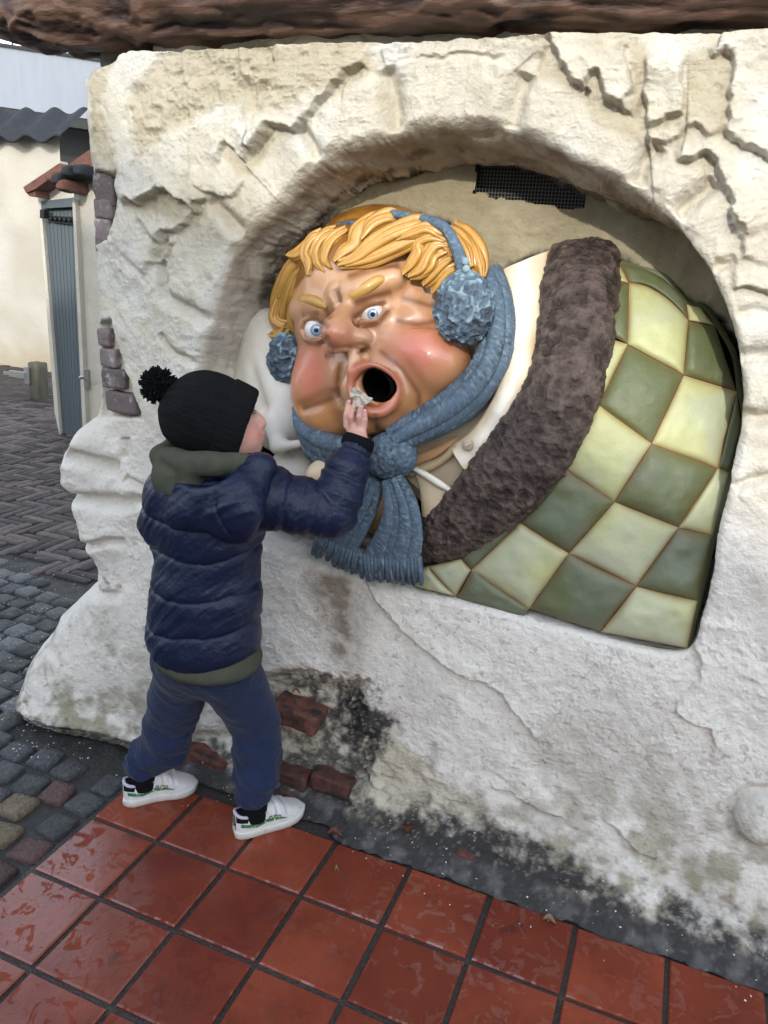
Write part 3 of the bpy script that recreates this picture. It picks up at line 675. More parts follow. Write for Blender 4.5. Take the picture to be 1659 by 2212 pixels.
head_ops = [('+', Ell(K(815, 670, .63), (.245, .20, .25)), 0),
    ('+', Ell(K(838, 815, .60), (.225, .185, .17), rl), .06),
    ('+', Ell(K(770, 600, .575), (.155, .115, .10), rl), .06),
    ('+', Ell(K(925, 775, .50), (.110, .095, .100), rl), .05),           # right cheek
    ('+', Ell(K(685, 835, .53), (.072, .080, .098)), .05),               # left cheek
    ('+', Ell(K(715, 900, .53), (.075, .075, .055), rl), .05),
    ('+', Ell(K(905, 880, .515), (.075, .075, .065), rl), .045),
    ('+', Ell(K(800, 830, .49), (.082, .118, .088), rl), .05),           # muzzle
    ('+', Ell(K(850, 845, .470), (.062, .088, .074), rl), .04),
    ('+', Ell(K(850, 905, .47), (.045, .060, .034)), .022), ('+', Ell(K(790, 915, .47), (.050, .060, .030)), .022),   # chin
    ('+', Cap(K(755, 655, .425), K(731, 705, .365), .021, .031), .030),   # nose
    ('+', Ell(K(729, 717, .356), (.039, .046, .036)), .020),
    ('+', Ell(K(778, 728, .395), (.034, .034, .026)), .018), ('+', Ell(K(728, 752, .385), (.028, .032, .018)), .014),
    ('-', Ell(K(737, 768, .365), (.013, .02, .008)), .006), ('-', Ell(K(785, 748, .37), (.016, .02, .007)), .006),
    ('+', Cap(K(765, 765, .385), K(762, 800, .372), .014, .014), .016), ('+', Cap(K(790, 772, .385), K(785, 795, .372), .012, .012), .016),
    ('-', Cap(K(776, 768, .352), K(774, 795, .345), .008, .009), .012),
    ('-', Chain([K(812, 750, .375), K(868, 795, .388), K(905, 850, .405), K(905, 888, .415)], [.013, .016, .016, .010]), .026),   # smile folds
    ('-', Chain([K(735, 775, .385), K(728, 830, .405), K(738, 880, .41)], [.011, .015, .011]), .022),
    ('-', Cap(K(650, 882, .455), K(725, 856, .425), .008, .011), .028),
    ('+', Chain([K(738, 640, .435), K(780, 628, .425), K(850, 600, .455)], [.036, .034, .026]), .026),    # brows
    ('+', Chain([K(645, 668, .50), K(675, 655, .475), K(712, 668, .45)], [.024, .026, .024]), .028),
    ('-', Ell(K(803, 680, .40), (.045, .028, .020), np.array(Matrix.Rotation(R(-22), 3, 'Y'))), .022),
    ('-', Ell(K(683, 716, .43), (.036, .032, .026)), .020),
    ('-', Cap(K(722, 622, .405), K(733, 655, .400), .008, .008), .016),
    ('-', Chain([K(880, 690, .45), K(930, 690, .465), K(990, 660, .50)], [.010, .015, .014]), .034),
    ('+', Chain([K(757, 692, .436), K(778, 669, .424), K(808, 653, .43), K(838, 650, .455)], [.007, .010, .010, .006]), .010),      # lids
    ('+', Chain([K(760, 694, .436), K(780, 698, .426), K(812, 692, .428), K(840, 662, .452)], [.006, .009, .010, .006]), .010),
    ('+', Chain([K(650, 708, .475), K(660, 690, .457), K(682, 683, .449), K(703, 692, .440), K(716, 712, .435)], [.007, .009, .009, .008, .006]), .009),
    ('+', Chain([K(652, 716, .475), K(662, 731, .457), K(687, 737, .446), K(712, 725, .437)], [.006, .009, .009, .006]), .009),
    ('+', Chain(list(lipP), list(lip_r)), .022),
    ('-', mouth_hole, .006)]
for w in ([(700, 615, .475), (760, 590, .465), (840, 575, .475), (890, 585, .50)], [(690, 590, .485), (760, 565, .48), (850, 550, .50)]):
    head_ops.insert(-2, ('+', Chain([K(*p) for p in w], [.004, .007, .006, .003][:len(w)]), .022))
V, F = sdf_mesh(Mix(head_ops), (.24, .29, .96), (1.06, .76, 1.62), .0036)
n = fbm(V * 9, 3, seed=81)
pj_ = pj(V)
def blob(px, py, rx, ry=None, rot=0.0):
    ry = ry or rx; q = pj_ - np.array([px, py]); c_, s_ = math.cos(rot), math.sin(rot); a_ = (q[:, 0] * c_ + q[:, 1] * s_) / rx; b_ = (-q[:, 0] * s_ + q[:, 1] * c_) / ry
    return np.exp(-(a_ * a_ + b_ * b_))
skin = np.array([.63, .345, .185]); tan = np.array([.54, .250, .088]); rose = np.array([.64, .190, .130]); pale = np.array([.69, .45, .27]); umber = np.array([.22, .090, .034]); lipc = np.array([.53, .180, .105])
cs = np.tile(skin, (len(V), 1)); cs = mixc(cs, tan, sstep(-.1, .5, n) * .45)
# sprayed paint on the sculpture: flushed cheeks and nose, warm jaw, pale upper lip
cs = mixc(cs, tan, np.clip(blob(860, 880, 120, 60) * .7 + blob(700, 900, 80, 60) * .7, 0, .8)); cs = mixc(cs, pale, np.clip(blob(840, 770, 60, 35, .7) + blob(755, 830, 16, 60) + blob(780, 590, 110, 40, -.25) * .5 + blob(860, 690, 60, 25, -.3) * .4, 0, .7))
cs = mixc(cs, rose, np.clip(blob(905, 755, 75, 55) + blob(670, 800, 42, 60) + blob(728, 722, 42, 32) * .55 + blob(880, 930, 40) * .3, 0, .92))
lipd = np.min(np.linalg.norm(V[:, None, :] - lipP[None, ::2, :], axis=2), axis=1); cs = mixc(cs, lipc, sstep(.026, .016, lipd))
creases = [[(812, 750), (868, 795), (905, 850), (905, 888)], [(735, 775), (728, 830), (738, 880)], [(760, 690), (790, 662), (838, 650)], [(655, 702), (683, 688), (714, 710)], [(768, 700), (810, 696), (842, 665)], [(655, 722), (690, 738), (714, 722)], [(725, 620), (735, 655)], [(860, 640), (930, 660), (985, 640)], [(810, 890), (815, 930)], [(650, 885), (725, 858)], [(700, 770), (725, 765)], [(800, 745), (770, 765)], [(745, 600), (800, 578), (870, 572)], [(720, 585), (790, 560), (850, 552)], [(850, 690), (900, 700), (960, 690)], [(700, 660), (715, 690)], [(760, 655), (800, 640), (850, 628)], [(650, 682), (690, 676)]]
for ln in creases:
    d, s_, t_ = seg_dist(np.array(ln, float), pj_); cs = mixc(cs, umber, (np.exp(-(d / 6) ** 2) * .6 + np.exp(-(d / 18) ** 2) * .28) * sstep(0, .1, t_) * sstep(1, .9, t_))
inside = sstep(.004, .016, -mouth_hole(V) + .010) * sstep(.02, .05, V[:, 1] - lip_c[1])
cs = mixc(cs, np.array([.30, .08, .05]), inside)
cs = mixc(cs, np.array([.004, .003, .003]), sstep(.006, .002, mouth_hole(V)) * sstep(.026, .034, V[:, 1] - lip_c[1]))
hl = np.interp(pj_[:, 0], [585, 625, 660, 700, 760, 810, 880, 930, 1000], [760, 640, 600, 572, 556, 540, 556, 600, 640]); cs = mixc(cs, np.array([.24, .095, .012]), sstep(4, -8, pj_[:, 1] - hl))
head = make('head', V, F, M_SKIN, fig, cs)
# throat of the bin behind the lips
ax = np.array([.10, 1.0, .02]); ax /= np.linalg.norm(ax)
e1 = np.array([.93, 0, -.36]); e1 -= ax * (e1 @ ax); e1 /= np.linalg.norm(e1); e2 = np.cross(ax, e1)
aa = np.linspace(0, 2 * np.pi, 40, endpoint=False); rings = []
oc = lip_c + np.array([.000, 0, .002])
for al, k in ((.020, .90), (.021, .94), (.30, .94), (.30, 0.01)): rings.append(oc + ax * al + (np.cos(aa) * .0465 * k)[:, None] * e1 + (np.sin(aa) * .040 * k)[:, None] * e2)
make('throat', np.vstack(rings), grid_faces(4, 40, closed_v=True), M_BLACK, head)

# --- eyes
def eye_mat(name):
    m = bpy.data.materials.new(name); m.use_nodes = True; nt = m.node_tree; N = nt.nodes; L = nt.links; b = N['Principled BSDF']; b.inputs['Roughness'].default_value = .18; b.inputs['Coat Weight'].default_value = .6
    a_ = N.new('ShaderNodeAttribute'); a_.attribute_name = 'Col'; L.new(a_.outputs['Color'], b.inputs['Base Color']); return m
M_EYE = eye_mat('painted_eye')
for (px, py, Y, r_, ix, iy, ir) in ((806, 677, .449, .032, 805, 679, .0122), (684, 712, .468, .032, 683, 713, .0138)):
    c = A(px, py, Y); th, ph = np.meshgrid(np.linspace(0, np.pi, 60), np.linspace(0, 2 * np.pi, 96, endpoint=False), indexing='ij')
    tgt = A(ix, iy, Y - r_); d = tgt - c; d /= np.linalg.norm(d); up = np.array([0, 0, 1.]); s_ = np.cross(d, up); s_ /= np.linalg.norm(s_); up = np.cross(s_, d)
    D = np.cos(th)[..., None] * d + (np.sin(th) * np.cos(ph))[..., None] * s_ + (np.sin(th) * np.sin(ph))[..., None] * up
    Ve = c + D.reshape(-1, 3) * r_; rad = (np.sin(th) * r_ + (np.cos(th) < 0) * 1).ravel()
    ce = np.tile(np.array([.78, .74, .68]), (len(Ve), 1)); spk = .5 + .5 * np.sin(ph.ravel() * 23)
    ce = mixc(ce, np.array([.26, .40, .58]), sstep(ir + .0008, ir - .0008, rad)); ce = mixc(ce, np.array([.50, .62, .74]), sstep(ir, .007, rad) * .5 * spk * (rad < ir)); ce = mixc(ce, np.array([.05, .10, .20]), np.exp(-((rad - ir) / .0016) ** 2) * .8)
    ce = mixc(ce, np.array([.006, .006, .008]), sstep(.0062, .0052, rad)); gl = np.linalg.norm(Ve - (c + (d * .93 - s_ * .17 + up * .24) * r_), axis=1); ce = mixc(ce, np.array([.9, .9, .9]), sstep(.0034, .0024, gl))  # pupil, then a white catchlight dot painted on the eye
    make('eye', Ve, grid_faces(60, 96, closed_v=True), M_EYE, head, ce)

# --- eyebrows and hair, every lock a swept strand
gold = np.array([.46, .225, .040]); gold_d = np.array([.22, .085, .010]); gold_l = np.array([.62, .37, .105])
def lock(path, rw, name, parent, rt=None, tint=0.0, seg=14, n=30):
    P = np.array(path); L_ = len(P)
    prof = np.array([.25, .75, 1, 1, .95, .8, .35]) ; w_ = prof * rw; t_ = prof * (rt or rw * .75)
    V, F = sweep(P, w_, t_, n=n, seg=seg)
    # strand coloured lighter along its front, darker behind and at the tip
    k = np.r_[np.tile(np.arange(seg), n), 0, 0]; tt = np.r_[np.repeat(np.linspace(0, 1, n), seg), 0, 1]
    cc = mixc(np.tile(gold, (len(V), 1)), gold_l, np.clip(sstep(.55, 1, np.sin(k / seg * 2 * np.pi)) * .6 + tint, 0, 1)); cc = mixc(cc, gold_d, np.clip(sstep(.45, -.2, np.sin(k / seg * 2 * np.pi)) * .85 + .25 * sstep(.75, 1, tt), 0, .9))
    return make(name, V, F, M_HAIRP, parent, cc)
for pth, w_ in (([(736, 630, .425), (744, 636, .412), (762, 636, .402), (790, 622, .405), (820, 605, .42), (842, 612, .44)], .0155), ([(640, 664, .495), (655, 648, .465), (680, 650, .440), (708, 664, .420)], .0150)):
    lock([A(*p) for p in pth], w_, 'eyebrow', head, tint=.25)
# hair cap
capf = Mix([('+', Ell(K(818, 660, .66), (.262, .195, .262)), 0), ('-', Ell(K(760, 795, .45), (.150, .19, .20), rl), .02), ('-', Ell(K(900, 800, .45), (.15, .20, .165)), .02)])
V, F = sdf_mesh(capf, (.36, .42, 1.1), (1.1, .86, 1.66), .006)
nn = ridged(V * np.array([10, 10, 26]), 3, seed=83); hair = make('hair', V, F, M_HAIRP, fig, mixc(np.tile(gold_d, (len(V), 1)), gold, sstep(0, .7, nn) * .5))
LOCKS = [([(300, 480), (308, 400), (288, 335), (325, 250), (395, 205)], 30, .45, .49), ([(408, 462), (365, 405), (350, 330), (385, 255), (455, 205)], 30, .445, .49), ([(450, 440), (412, 385), (425, 310), (475, 245), (550, 190)], 30, .44, .495),
    ([(462, 395), (525, 335), (590, 290), (625, 205), (700, 140), (790, 105)], 40, .432, .50), ([(490, 410), (600, 380), (720, 290), (850, 215), (1000, 165), (1120, 205)], 42, .425, .475), ([(540, 412), (690, 378), (835, 305), (960, 255), (1080, 232)], 36, .432, .47),
    ([(640, 250), (715, 160), (820, 112), (880, 150)], 38, .45, .50), ([(905, 470), (960, 405), (1005, 340), (1005, 270), (1080, 235), (1180, 262)], 36, .448, .465), ([(940, 487), (1025, 440), (1068, 350), (1120, 285), (1195, 285)], 34, .446, .465),
    ([(1010, 490), (1080, 425), (1112, 350), (1190, 320)], 32, .455, .465), ([(1030, 545), (1090, 480), (1150, 415), (1210, 370)], 36, .465, .465), ([(1090, 592), (1130, 520), (1180, 465), (1235, 440)], 32, .475, .465), ([(1130, 560), (1180, 500), (1240, 470)], 30, .48, .47),
    ([(1400, 500), (1385, 420), (1345, 320), (1285, 235), (1210, 185)], 46, .50, .55), ([(1340, 430), (1300, 330), (1240, 250), (1180, 195)], 40, .50, .53),
    ([(285, 335), (205, 410), (150, 520), (108, 640), (88, 770)], 38, .51, .58), ([(295, 410), (230, 500), (190, 600), (152, 700), (135, 810)], 38, .49, .56), ([(290, 480), (252, 580), (222, 680), (205, 780), (245, 850)], 32, .48, .53), ([(255, 430), (215, 520), (175, 640), (160, 760)], 30, .485, .55),
    ([(110, 620), (78, 740), (112, 790), (180, 805)], 28, .545, .545), ([(50, 850), (82, 862), (130, 832), (155, 785)], 20, .55, .54), ([(110, 880), (152, 860), (185, 815)], 20, .545, .54), ([(165, 345), (225, 350), (290, 300), (330, 240)], 30, .50, .50),
    ([(860, 250), (960, 215), (1060, 190), (1150, 230)], 30, .45, .46), ([(1000, 220), (1100, 230), (1180, 290), (1215, 360)], 32, .465, .47), ([(560, 250), (600, 200), (670, 160)], 26, .48, .50), ([(345, 300), (400, 230), (480, 190)], 26, .48, .50)]
for pts, rw, ya, yb in LOCKS:
    ys = np.linspace(ya, yb, len(pts)); C_ = np.array([A5(x, y, Y) for (x, y), Y in zip(pts, ys)]); T_ = np.gradient(C_, axis=0); S_ = np.cross(T_, [0, -1, 0]); S_ /= np.linalg.norm(S_, axis=1)[:, None]
    w_ = rw * .34 * .00118; fan = np.linspace(.25, 1.0, len(pts))[:, None] if True else 1
    for u_, sc_, yo in ((0, 1.15, 0.0), (-1.0, .80, .003), (1.0, .85, .004), (.3, .55, -.007)):
        P_ = C_ + S_ * (u_ * w_ * .95 * np.minimum(1, fan * 1.6)) + np.array([0, yo, 0]) + rng.normal(size=C_.shape) * .0012
        lock(P_, w_ * sc_, 'hair_lock', hair, rt=w_ * sc_ * .62, n=26, seg=12)

# --- earmuffs
blue = np.array([.092, .145, .205]); blue_l = np.array([.25, .335, .370]); blue_d = np.array([.045, .060, .078])
muff = make('earmuffs', *sweep([A5(x, y, Y) for x, y, Y in ((440, 185, .56), (520, 160, .54), (620, 150, .52), (720, 100, .50), (800, 84, .49), (960, 110, .475), (1100, 140, .46), (1180, 190, .455), (1232, 285, .445), (1268, 380, .44), (1290, 470, .44))], [.007, .009, .010, .010, .010, .011, .012, .014, .017], .008, n=120, seg=18), M_KNIT, fig)
def knit_cols(V, sc=120, seed=0, lo=blue_d, mid=blue, hi=blue_l):
    a_ = fbm(V * sc, 3, seed=seed); b_ = fbm(V * 12, 3, seed=seed + 5)
    c = mixc(np.tile(mid, (len(V), 1)), lo, sstep(.05, .6, -a_ * .6 + .6 * b_)); return mixc(c, hi, sstep(.1, .5, a_) * .6)
def recol(o, cols):
    a_ = o.data.attributes.new('Col', 'FLOAT_COLOR', 'POINT'); c = np.ones((len(cols), 4)); c[:, :3] = cols; a_.data.foreach_set('color', c.ravel())
def verts(o): v = np.zeros(len(o.data.vertices) * 3); o.data.vertices.foreach_get('co', v); return v.reshape(-1, 3)
def knit_make(name, V, F, parent, amp=.0016, sc=210, seed=0):
    Fq = np.array([q if len(q) == 4 else (q[0], q[1], q[2], q[2]) for q in F]); N = normals(np.asarray(V, float), Fq); a_ = fbm(V * sc, 2, seed=seed)
    return make(name, V + N * (a_ * amp)[:, None], F, M_KNIT, parent, knit_cols(V, sc, seed))
recol(muff, knit_cols(verts(muff), 150, 3))
for (cx, cy, Y, rr_) in ((1285, 690, .425, (.072, .050, .082)), (152, 1005, .53, (.050, .045, .068))):
    V, F = round_box((2, 2, 2), 56, .999); c = A5(cx, cy, Y); N_ = V / np.linalg.norm(V, axis=1)[:, None]; V = N_ * np.array(rr_)
    hgt = ridged(V * 38 + 3.3 + .3 * fbm(V * 60, 2, seed=93)[:, None], 2, seed=91) * .8 + .3 * fbm(V * 110, 2, seed=92); V = V + N_ * (.0100 * (hgt - .3))[:, None]
    cc = mixc(np.tile(blue_d * 1.3, (len(V), 1)), blue, sstep(-.1, .3, hgt)); cc = mixc(cc, blue_l * 1.1, sstep(.42, .75, hgt)); make('ear_pad', V + c, F, M_KNIT, muff, cc)
for (x, y) in ((1300, 390), (1305, 438)):
    V, F = round_box((.018, .010, .018), 8, .95); make('rivet', V + A5(x, y, .425), F, M_KNIT, muff, np.tile(blue_l * 1.2, (len(V), 1)))

# --- bed clothes: depth of the swelling quilt
def yq(x, z): return .418 + .75 * max(x - 1.02, 0) ** 2 * min(1, max(.12, (z - .70) / .45)) + .80 * max(z - 1.02, 0) ** 2 + .35 * max(.95 - x, 0) ** 2
def Q(px, py, off=0.0):
    Y = .45
    for _ in range(6): p = at(px, py, Y); Y = yq(p[0], p[2]) + off
    return at(px, py, Y)
# scarf: thick knitted folds round the neck
scarf = knit_make('scarf', *sweep([A5(x, y, Y) for x, y, Y in ((1470, 455, .57), (1505, 620, .53), (1512, 800, .50), (1490, 980, .475), (1400, 1150, .455), (1260, 1300, .44), (1100, 1400, .425), (960, 1470, .41), (840, 1540, .40))], [.026, .034, .040, .042, .043, .046, .045, .040, .032], [.028, .032, .034, .034, .034, .034, .032, .030, .026], n=170, seg=44, prof=lambda t, a: 1 + .0 * a), fig)
for offs, w_, yo in (((-56, -8), .019, -.012), ((-6, 6), .022, -.026), ((46, 20), .019, -.012)):
    pts = [(1440, 450, .57), (1490, 620, .525), (1500, 800, .495), (1478, 980, .47), (1395, 1140, .45), (1250, 1290, .435), (1090, 1395, .42), (960, 1465, .405), (850, 1530, .395)]
    pth = []
    for i, (x, y, Y) in enumerate(pts):
        kx = 1 if i < 4 else .7; ky = 0 if i < 3 else 1.0
        pth.append(A5(x + offs[0] * kx, y + (offs[0] * .9) * ky, Y + yo))
    knit_make('scarf_fold', *sweep(pth, [w_ * .7, w_, w_ * 1.1, w_, w_ * 1.15, w_ * 1.1, w_, w_ * .7], [w_ * .6, w_ * .8, w_ * .9, w_ * .8, w_ * .9, w_ * .8, w_ * .7], n=160, seg=18), scarf, seed=int(offs[0]) + 60)
for k, pts in enumerate(([(232, 1320, .52), (262, 1430, .495), (340, 1500, .475), (450, 1545, .455), (560, 1570, .44), (700, 1560, .42)], [(246, 1390, .53), (285, 1500, .50), (370, 1570, .48), (480, 1605, .46), (600, 1610, .44), (720, 1590, .42)], [(262, 1470, .54), (310, 1570, .51), (400, 1635, .485), (520, 1660, .46), (640, 1650, .44)])):
    knit_make('scarf_fold', *sweep([A5(*p) for p in pts], [.015, .024, .026, .026, .026, .022], [.018, .024, .026, .026, .022], n=110, seg=20), scarf, seed=70 + k)
kn = Mix([('+', Ell(K(838, 985, .385), (.056, .045, .062), rl), 0), ('+', Ell(K(868, 985, .395), (.040, .040, .050)), .012), ('-', Chain([K(832, 940, .335), K(846, 985, .330), K(862, 1030, .345)], [.004, .006, .004]), .012), ('-', Chain([K(808, 960, .345), K(812, 1000, .338), K(825, 1035, .345)], [.003, .005, .003]), .010)])
V, F = sdf_mesh(kn, (.56, .30, .90), (.80, .46, 1.14), .0032); make('scarf_knot', V + normals(V, F) * (.002 * fbm(V * 130, 2, seed=77))[:, None], F, M_KNIT, scarf, knit_cols(V, 130, 77))
tails = [([(812, 1030, .385), (785, 1085, .375), (745, 1140, .375), (716, 1180, .38)], [.026, .046, .062, .066]), ([(850, 1030, .38), (868, 1090, .37), (868, 1150, .37), (846, 1212, .375)], [.028, .047, .062, .074])]
for k, (pth, ws) in enumerate(tails):
    P_ = [A(*p) for p in pth]
    knit_make('scarf_tail', *sweep(P_, [w_ * .92 for w_ in ws], [.014, .016, .014, .012], n=90, seg=40, power=.8), scarf, seed=80 + k)
    for m_, u_ in enumerate((-.78, -.27, .27, .78)):
        C_ = np.array(P_); T_ = np.gradient(C_, axis=0); T_ /= np.linalg.norm(T_, axis=1)[:, None]; S_ = np.cross(T_, [0, -1, 0]); S_ /= np.linalg.norm(S_, axis=1)[:, None]
        pth2 = C_ + S_ * (np.array(ws) * u_ * .80)[:, None] + np.array([0, -.010 - .004 * (m_ % 2), 0]); w2 = [w_ * .36 for w_ in ws]
        knit_make('scarf_fold', *sweep(pth2, w2, [.012, .013, .013, .011], n=80, seg=18), scarf, seed=90 + 4 * k + m_)
def fringe(p0, p1, n_, d, Y, seed):
    for i in range(n_):
        t = (i + .5) / n_; x = p0[0] + (p1[0] - p0[0]) * t; y = p0[1] + (p1[1] - p0[1]) * t; jx = rng.uniform(-3, 3); ln = d[1] * rng.uniform(.88, 1.1)
        dx = d[0] * (1 - .3 * t)
        P_ = [A(x, y - 6, Y - .002), A(x + dx * .35 + jx * .3, y + ln * .35, Y - .016), A(x + dx * .8 + jx, y + ln * .75, Y - .012), A(x + dx * 1.1 + jx * 1.3, y + ln, Y + .004)]
        V, F = sweep(P_, [.0066, .0074, .0070, .0055], [.008, .009, .008, .006], n=26, seg=10, prof=lambda t_, a: 1 + .10 * np.sin(t_ * 55 + a * 1.0))
        make('fringe_strand', V, F, M_KNIT, scarf, mixc(knit_cols(V, 90, seed + i), blue_d, np.full(len(V), .15 + .25 * (i % 2))))
fringe((684, 1148), (786, 1196), 14, (-14, 46), .372, 100)
fringe((776, 1200), (910, 1208), 17, (4, 50), .365, 140)

# --- shirt and fur trim
def strip(name, left, right, n, m, off, bulge, material, colf, parent, seed=0, amp=0.0):
    Lp = catmull(np.array([Q(x, y, off) for x, y in left]), n); Rp = catmull(np.array([Q(x, y, off) for x, y in right]), n)
    v = np.linspace(0, 1, m); V = Lp[:, None] * (1 - v)[None, :, None] + Rp[:, None] * v[None, :, None]
    V[..., 1] -= bulge * np.sqrt(np.maximum(0, 1 - (2 * v - 1) ** 2))[None, :] if bulge else 0
    V = V.reshape(-1, 3); uu = np.repeat(np.linspace(0, 1, n), m); vv = np.tile(v, n)
    if amp: V[:, 1] -= amp * fbm(V * 14, 3, seed=seed)
    return make(name, V, grid_faces(n, m), material, parent, colf(V, uu, vv))
cr = np.array([.74, .61, .43]); cr_l = np.array([.80, .755, .66]); cr_d = np.array([.52, .33, .17])
def cream_c(V, u_, v_):
    c = mixc(np.tile(cr, (len(V), 1)), cr_l, sstep(.15, .5, np.minimum(v_, 1 - v_) + .15 * fbm(V * 14, 2, seed=5))); c = mixc(c, cr_d, sstep(.14, .0, np.minimum(v_, 1 - v_)) * .55)
    return mixc(c, cr_d, np.exp(-((u_ - .42) / .05) ** 2) * .5 * sstep(.2, .9, v_))
shirt = strip('shirt', [(1083, 585), (1092, 690), (1088, 790), (1060, 870), (1010, 935), (975, 960)], [(1190, 540), (1175, 660), (1160, 780), (1110, 890), (1055, 985), (1022, 1024)], 70, 34, .01, .03, M_CREAM, cream_c, fig, 7, .012)
strip('shirt_front', [(1000, 950), (960, 985), (905, 1010), (880, 1030)], [(1060, 985), (1030, 1030), (990, 1065), (950, 1090)], 40, 24, .022, .012, M_CREAM, lambda V, a_, b_: np.tile(np.array([.40, .325, .225]), (len(V), 1)) * (1 + .15 * fbm(V * 20, 3))[:, None], shirt)
strip('collar_band', [(980, 955), (950, 985), (900, 1005), (880, 1010)], [(1000, 968), (965, 998), (925, 1022), (890, 1030)], 40, 12, .010, .016, M_CREAM, lambda V, a_, b_: np.tile(np.array([.45, .35, .20]), (len(V), 1)) * (1 + .22 * np.sin(a_ * 120))[:, None], shirt)
strip('neck_skin', [(990, 938), (940, 965), (890, 985)], [(985, 958), (945, 988), (890, 1012)], 20, 10, .030, .01, M_SKIN, lambda V, a_, b_: np.tile(skin, (len(V), 1)), shirt)
strip('placket', [(888, 1008), (905, 1050), (912, 1112)], [(985, 1062), (965, 1092), (940, 1115)], 40, 24, .006, .016, M_CREAM, lambda V, a_, b_: mixc(np.tile(cr, (len(V), 1)), cr_d, sstep(.4, 1, a_) * .5), shirt)
knp = sweep([Q(x, y, o_) for x, y, o_ in ((890, 1010, -.012), (920, 1026, -.022), (955, 1048, -.020), (985, 1066, -.006))], [.006, .009, .009, .005], .007, n=40, seg=14); make('collar_point', *knp, M_CREAM, shirt, np.tile(cr_l, (len(knp[0]), 1)))
V, F = round_box((.030, .012, .030), 12, .9); make('button', V + Q(1010, 960, -.032), F, M_CREAM, shirt, np.tile(np.array([.42, .34, .24]), (len(V), 1)))
bt = sweep([Q(1005, 962, -.040), Q(1015, 958, -.040)], .0016, .0016, n=6, seg=8); make('button_slot', *bt, M_CREAM, shirt, np.tile(np.array([.75, .68, .55]), (len(bt[0]), 1)))
V, F = sdf_mesh(Mix([('+', Ell(K(985, 980, .56), (.15, .075, .17), rl), 0), ('+', Ell(K(1080, 800, .60), (.10, .06, .2)), .05)]), (.55, .42, .80), (1.12, .70, 1.52), .008); make('shirt_body', V, F, M_CREAM, shirt, mixc(np.tile(cr * .8, (len(V), 1)), cr_d, sstep(0, .5, fbm(V * 12, 3)) * .5))
V, F = sdf_mesh(Mix([('+', Ell(K(700, 1030, .47), (.05, .05, .05)), 0), ('+', Ell(K(735, 1110, .47), (.08, .05, .09)), .03)]), (.36, .38, .82), (.68, .56, 1.12), .006); make('shirt_chest', V, F, M_CREAM, shirt, mixc(np.tile(cr, (len(V), 1)), cr_d, sstep(0, .5, fbm(V * 12, 3)) * .5))
fl = sdf_mesh(Mix([('+', Ell(K(812, 1100, .42), (.04, .03, .07)), 0)]), (.5, .36, .8), (.74, .5, 1.1), .005); make('tie', *fl, M_CREAM, shirt, mixc(np.tile(np.array([.55, .36, .18]), (len(fl[0]), 1)), np.array([.15, .09, .05]), sstep(.93, .86, fl[0][:, 2])))

quilt_pts = [(1262, 546), (1252, 620), (1246, 690), (1236, 760), (1212, 850), (1168, 940), (1108, 1020), (1040, 1092), (972, 1148), (905, 1170)]
fv, ff = sweep([Q(x, y, .01) for x, y in quilt_pts], [.080, .092, .090, .088, .090, .098, .100, .088, .070, .052], [.052, .060, .062, .062, .062, .060, .056, .050, .042, .034], n=330, seg=150, power=.8)
Fq = np.array([q if len(q) == 4 else (q[0], q[1], q[2], q[2]) for q in ff]); Nf = normals(fv, Fq); Nf *= np.sign((Nf * (fv - fv.mean(0))).sum(1).mean())
hf = ridged(fv * 26, 4, seed=95) * .6 + fbm(fv * 70, 3, seed=96) * .6; fv2 = fv + Nf * (.0100 * hf)[:, None]
fur_c = mixc(np.tile(np.array([.036, .023, .018]), (len(fv), 1)), np.array([.112, .080, .068]), sstep(-.2, .6, hf)); fur_c = mixc(fur_c, np.array([.17, .13, .09]), sstep(.55, .9, hf) * .5)
quilt = make('quilt_trim', fv2, ff, M_FUR, fig, fur_c)

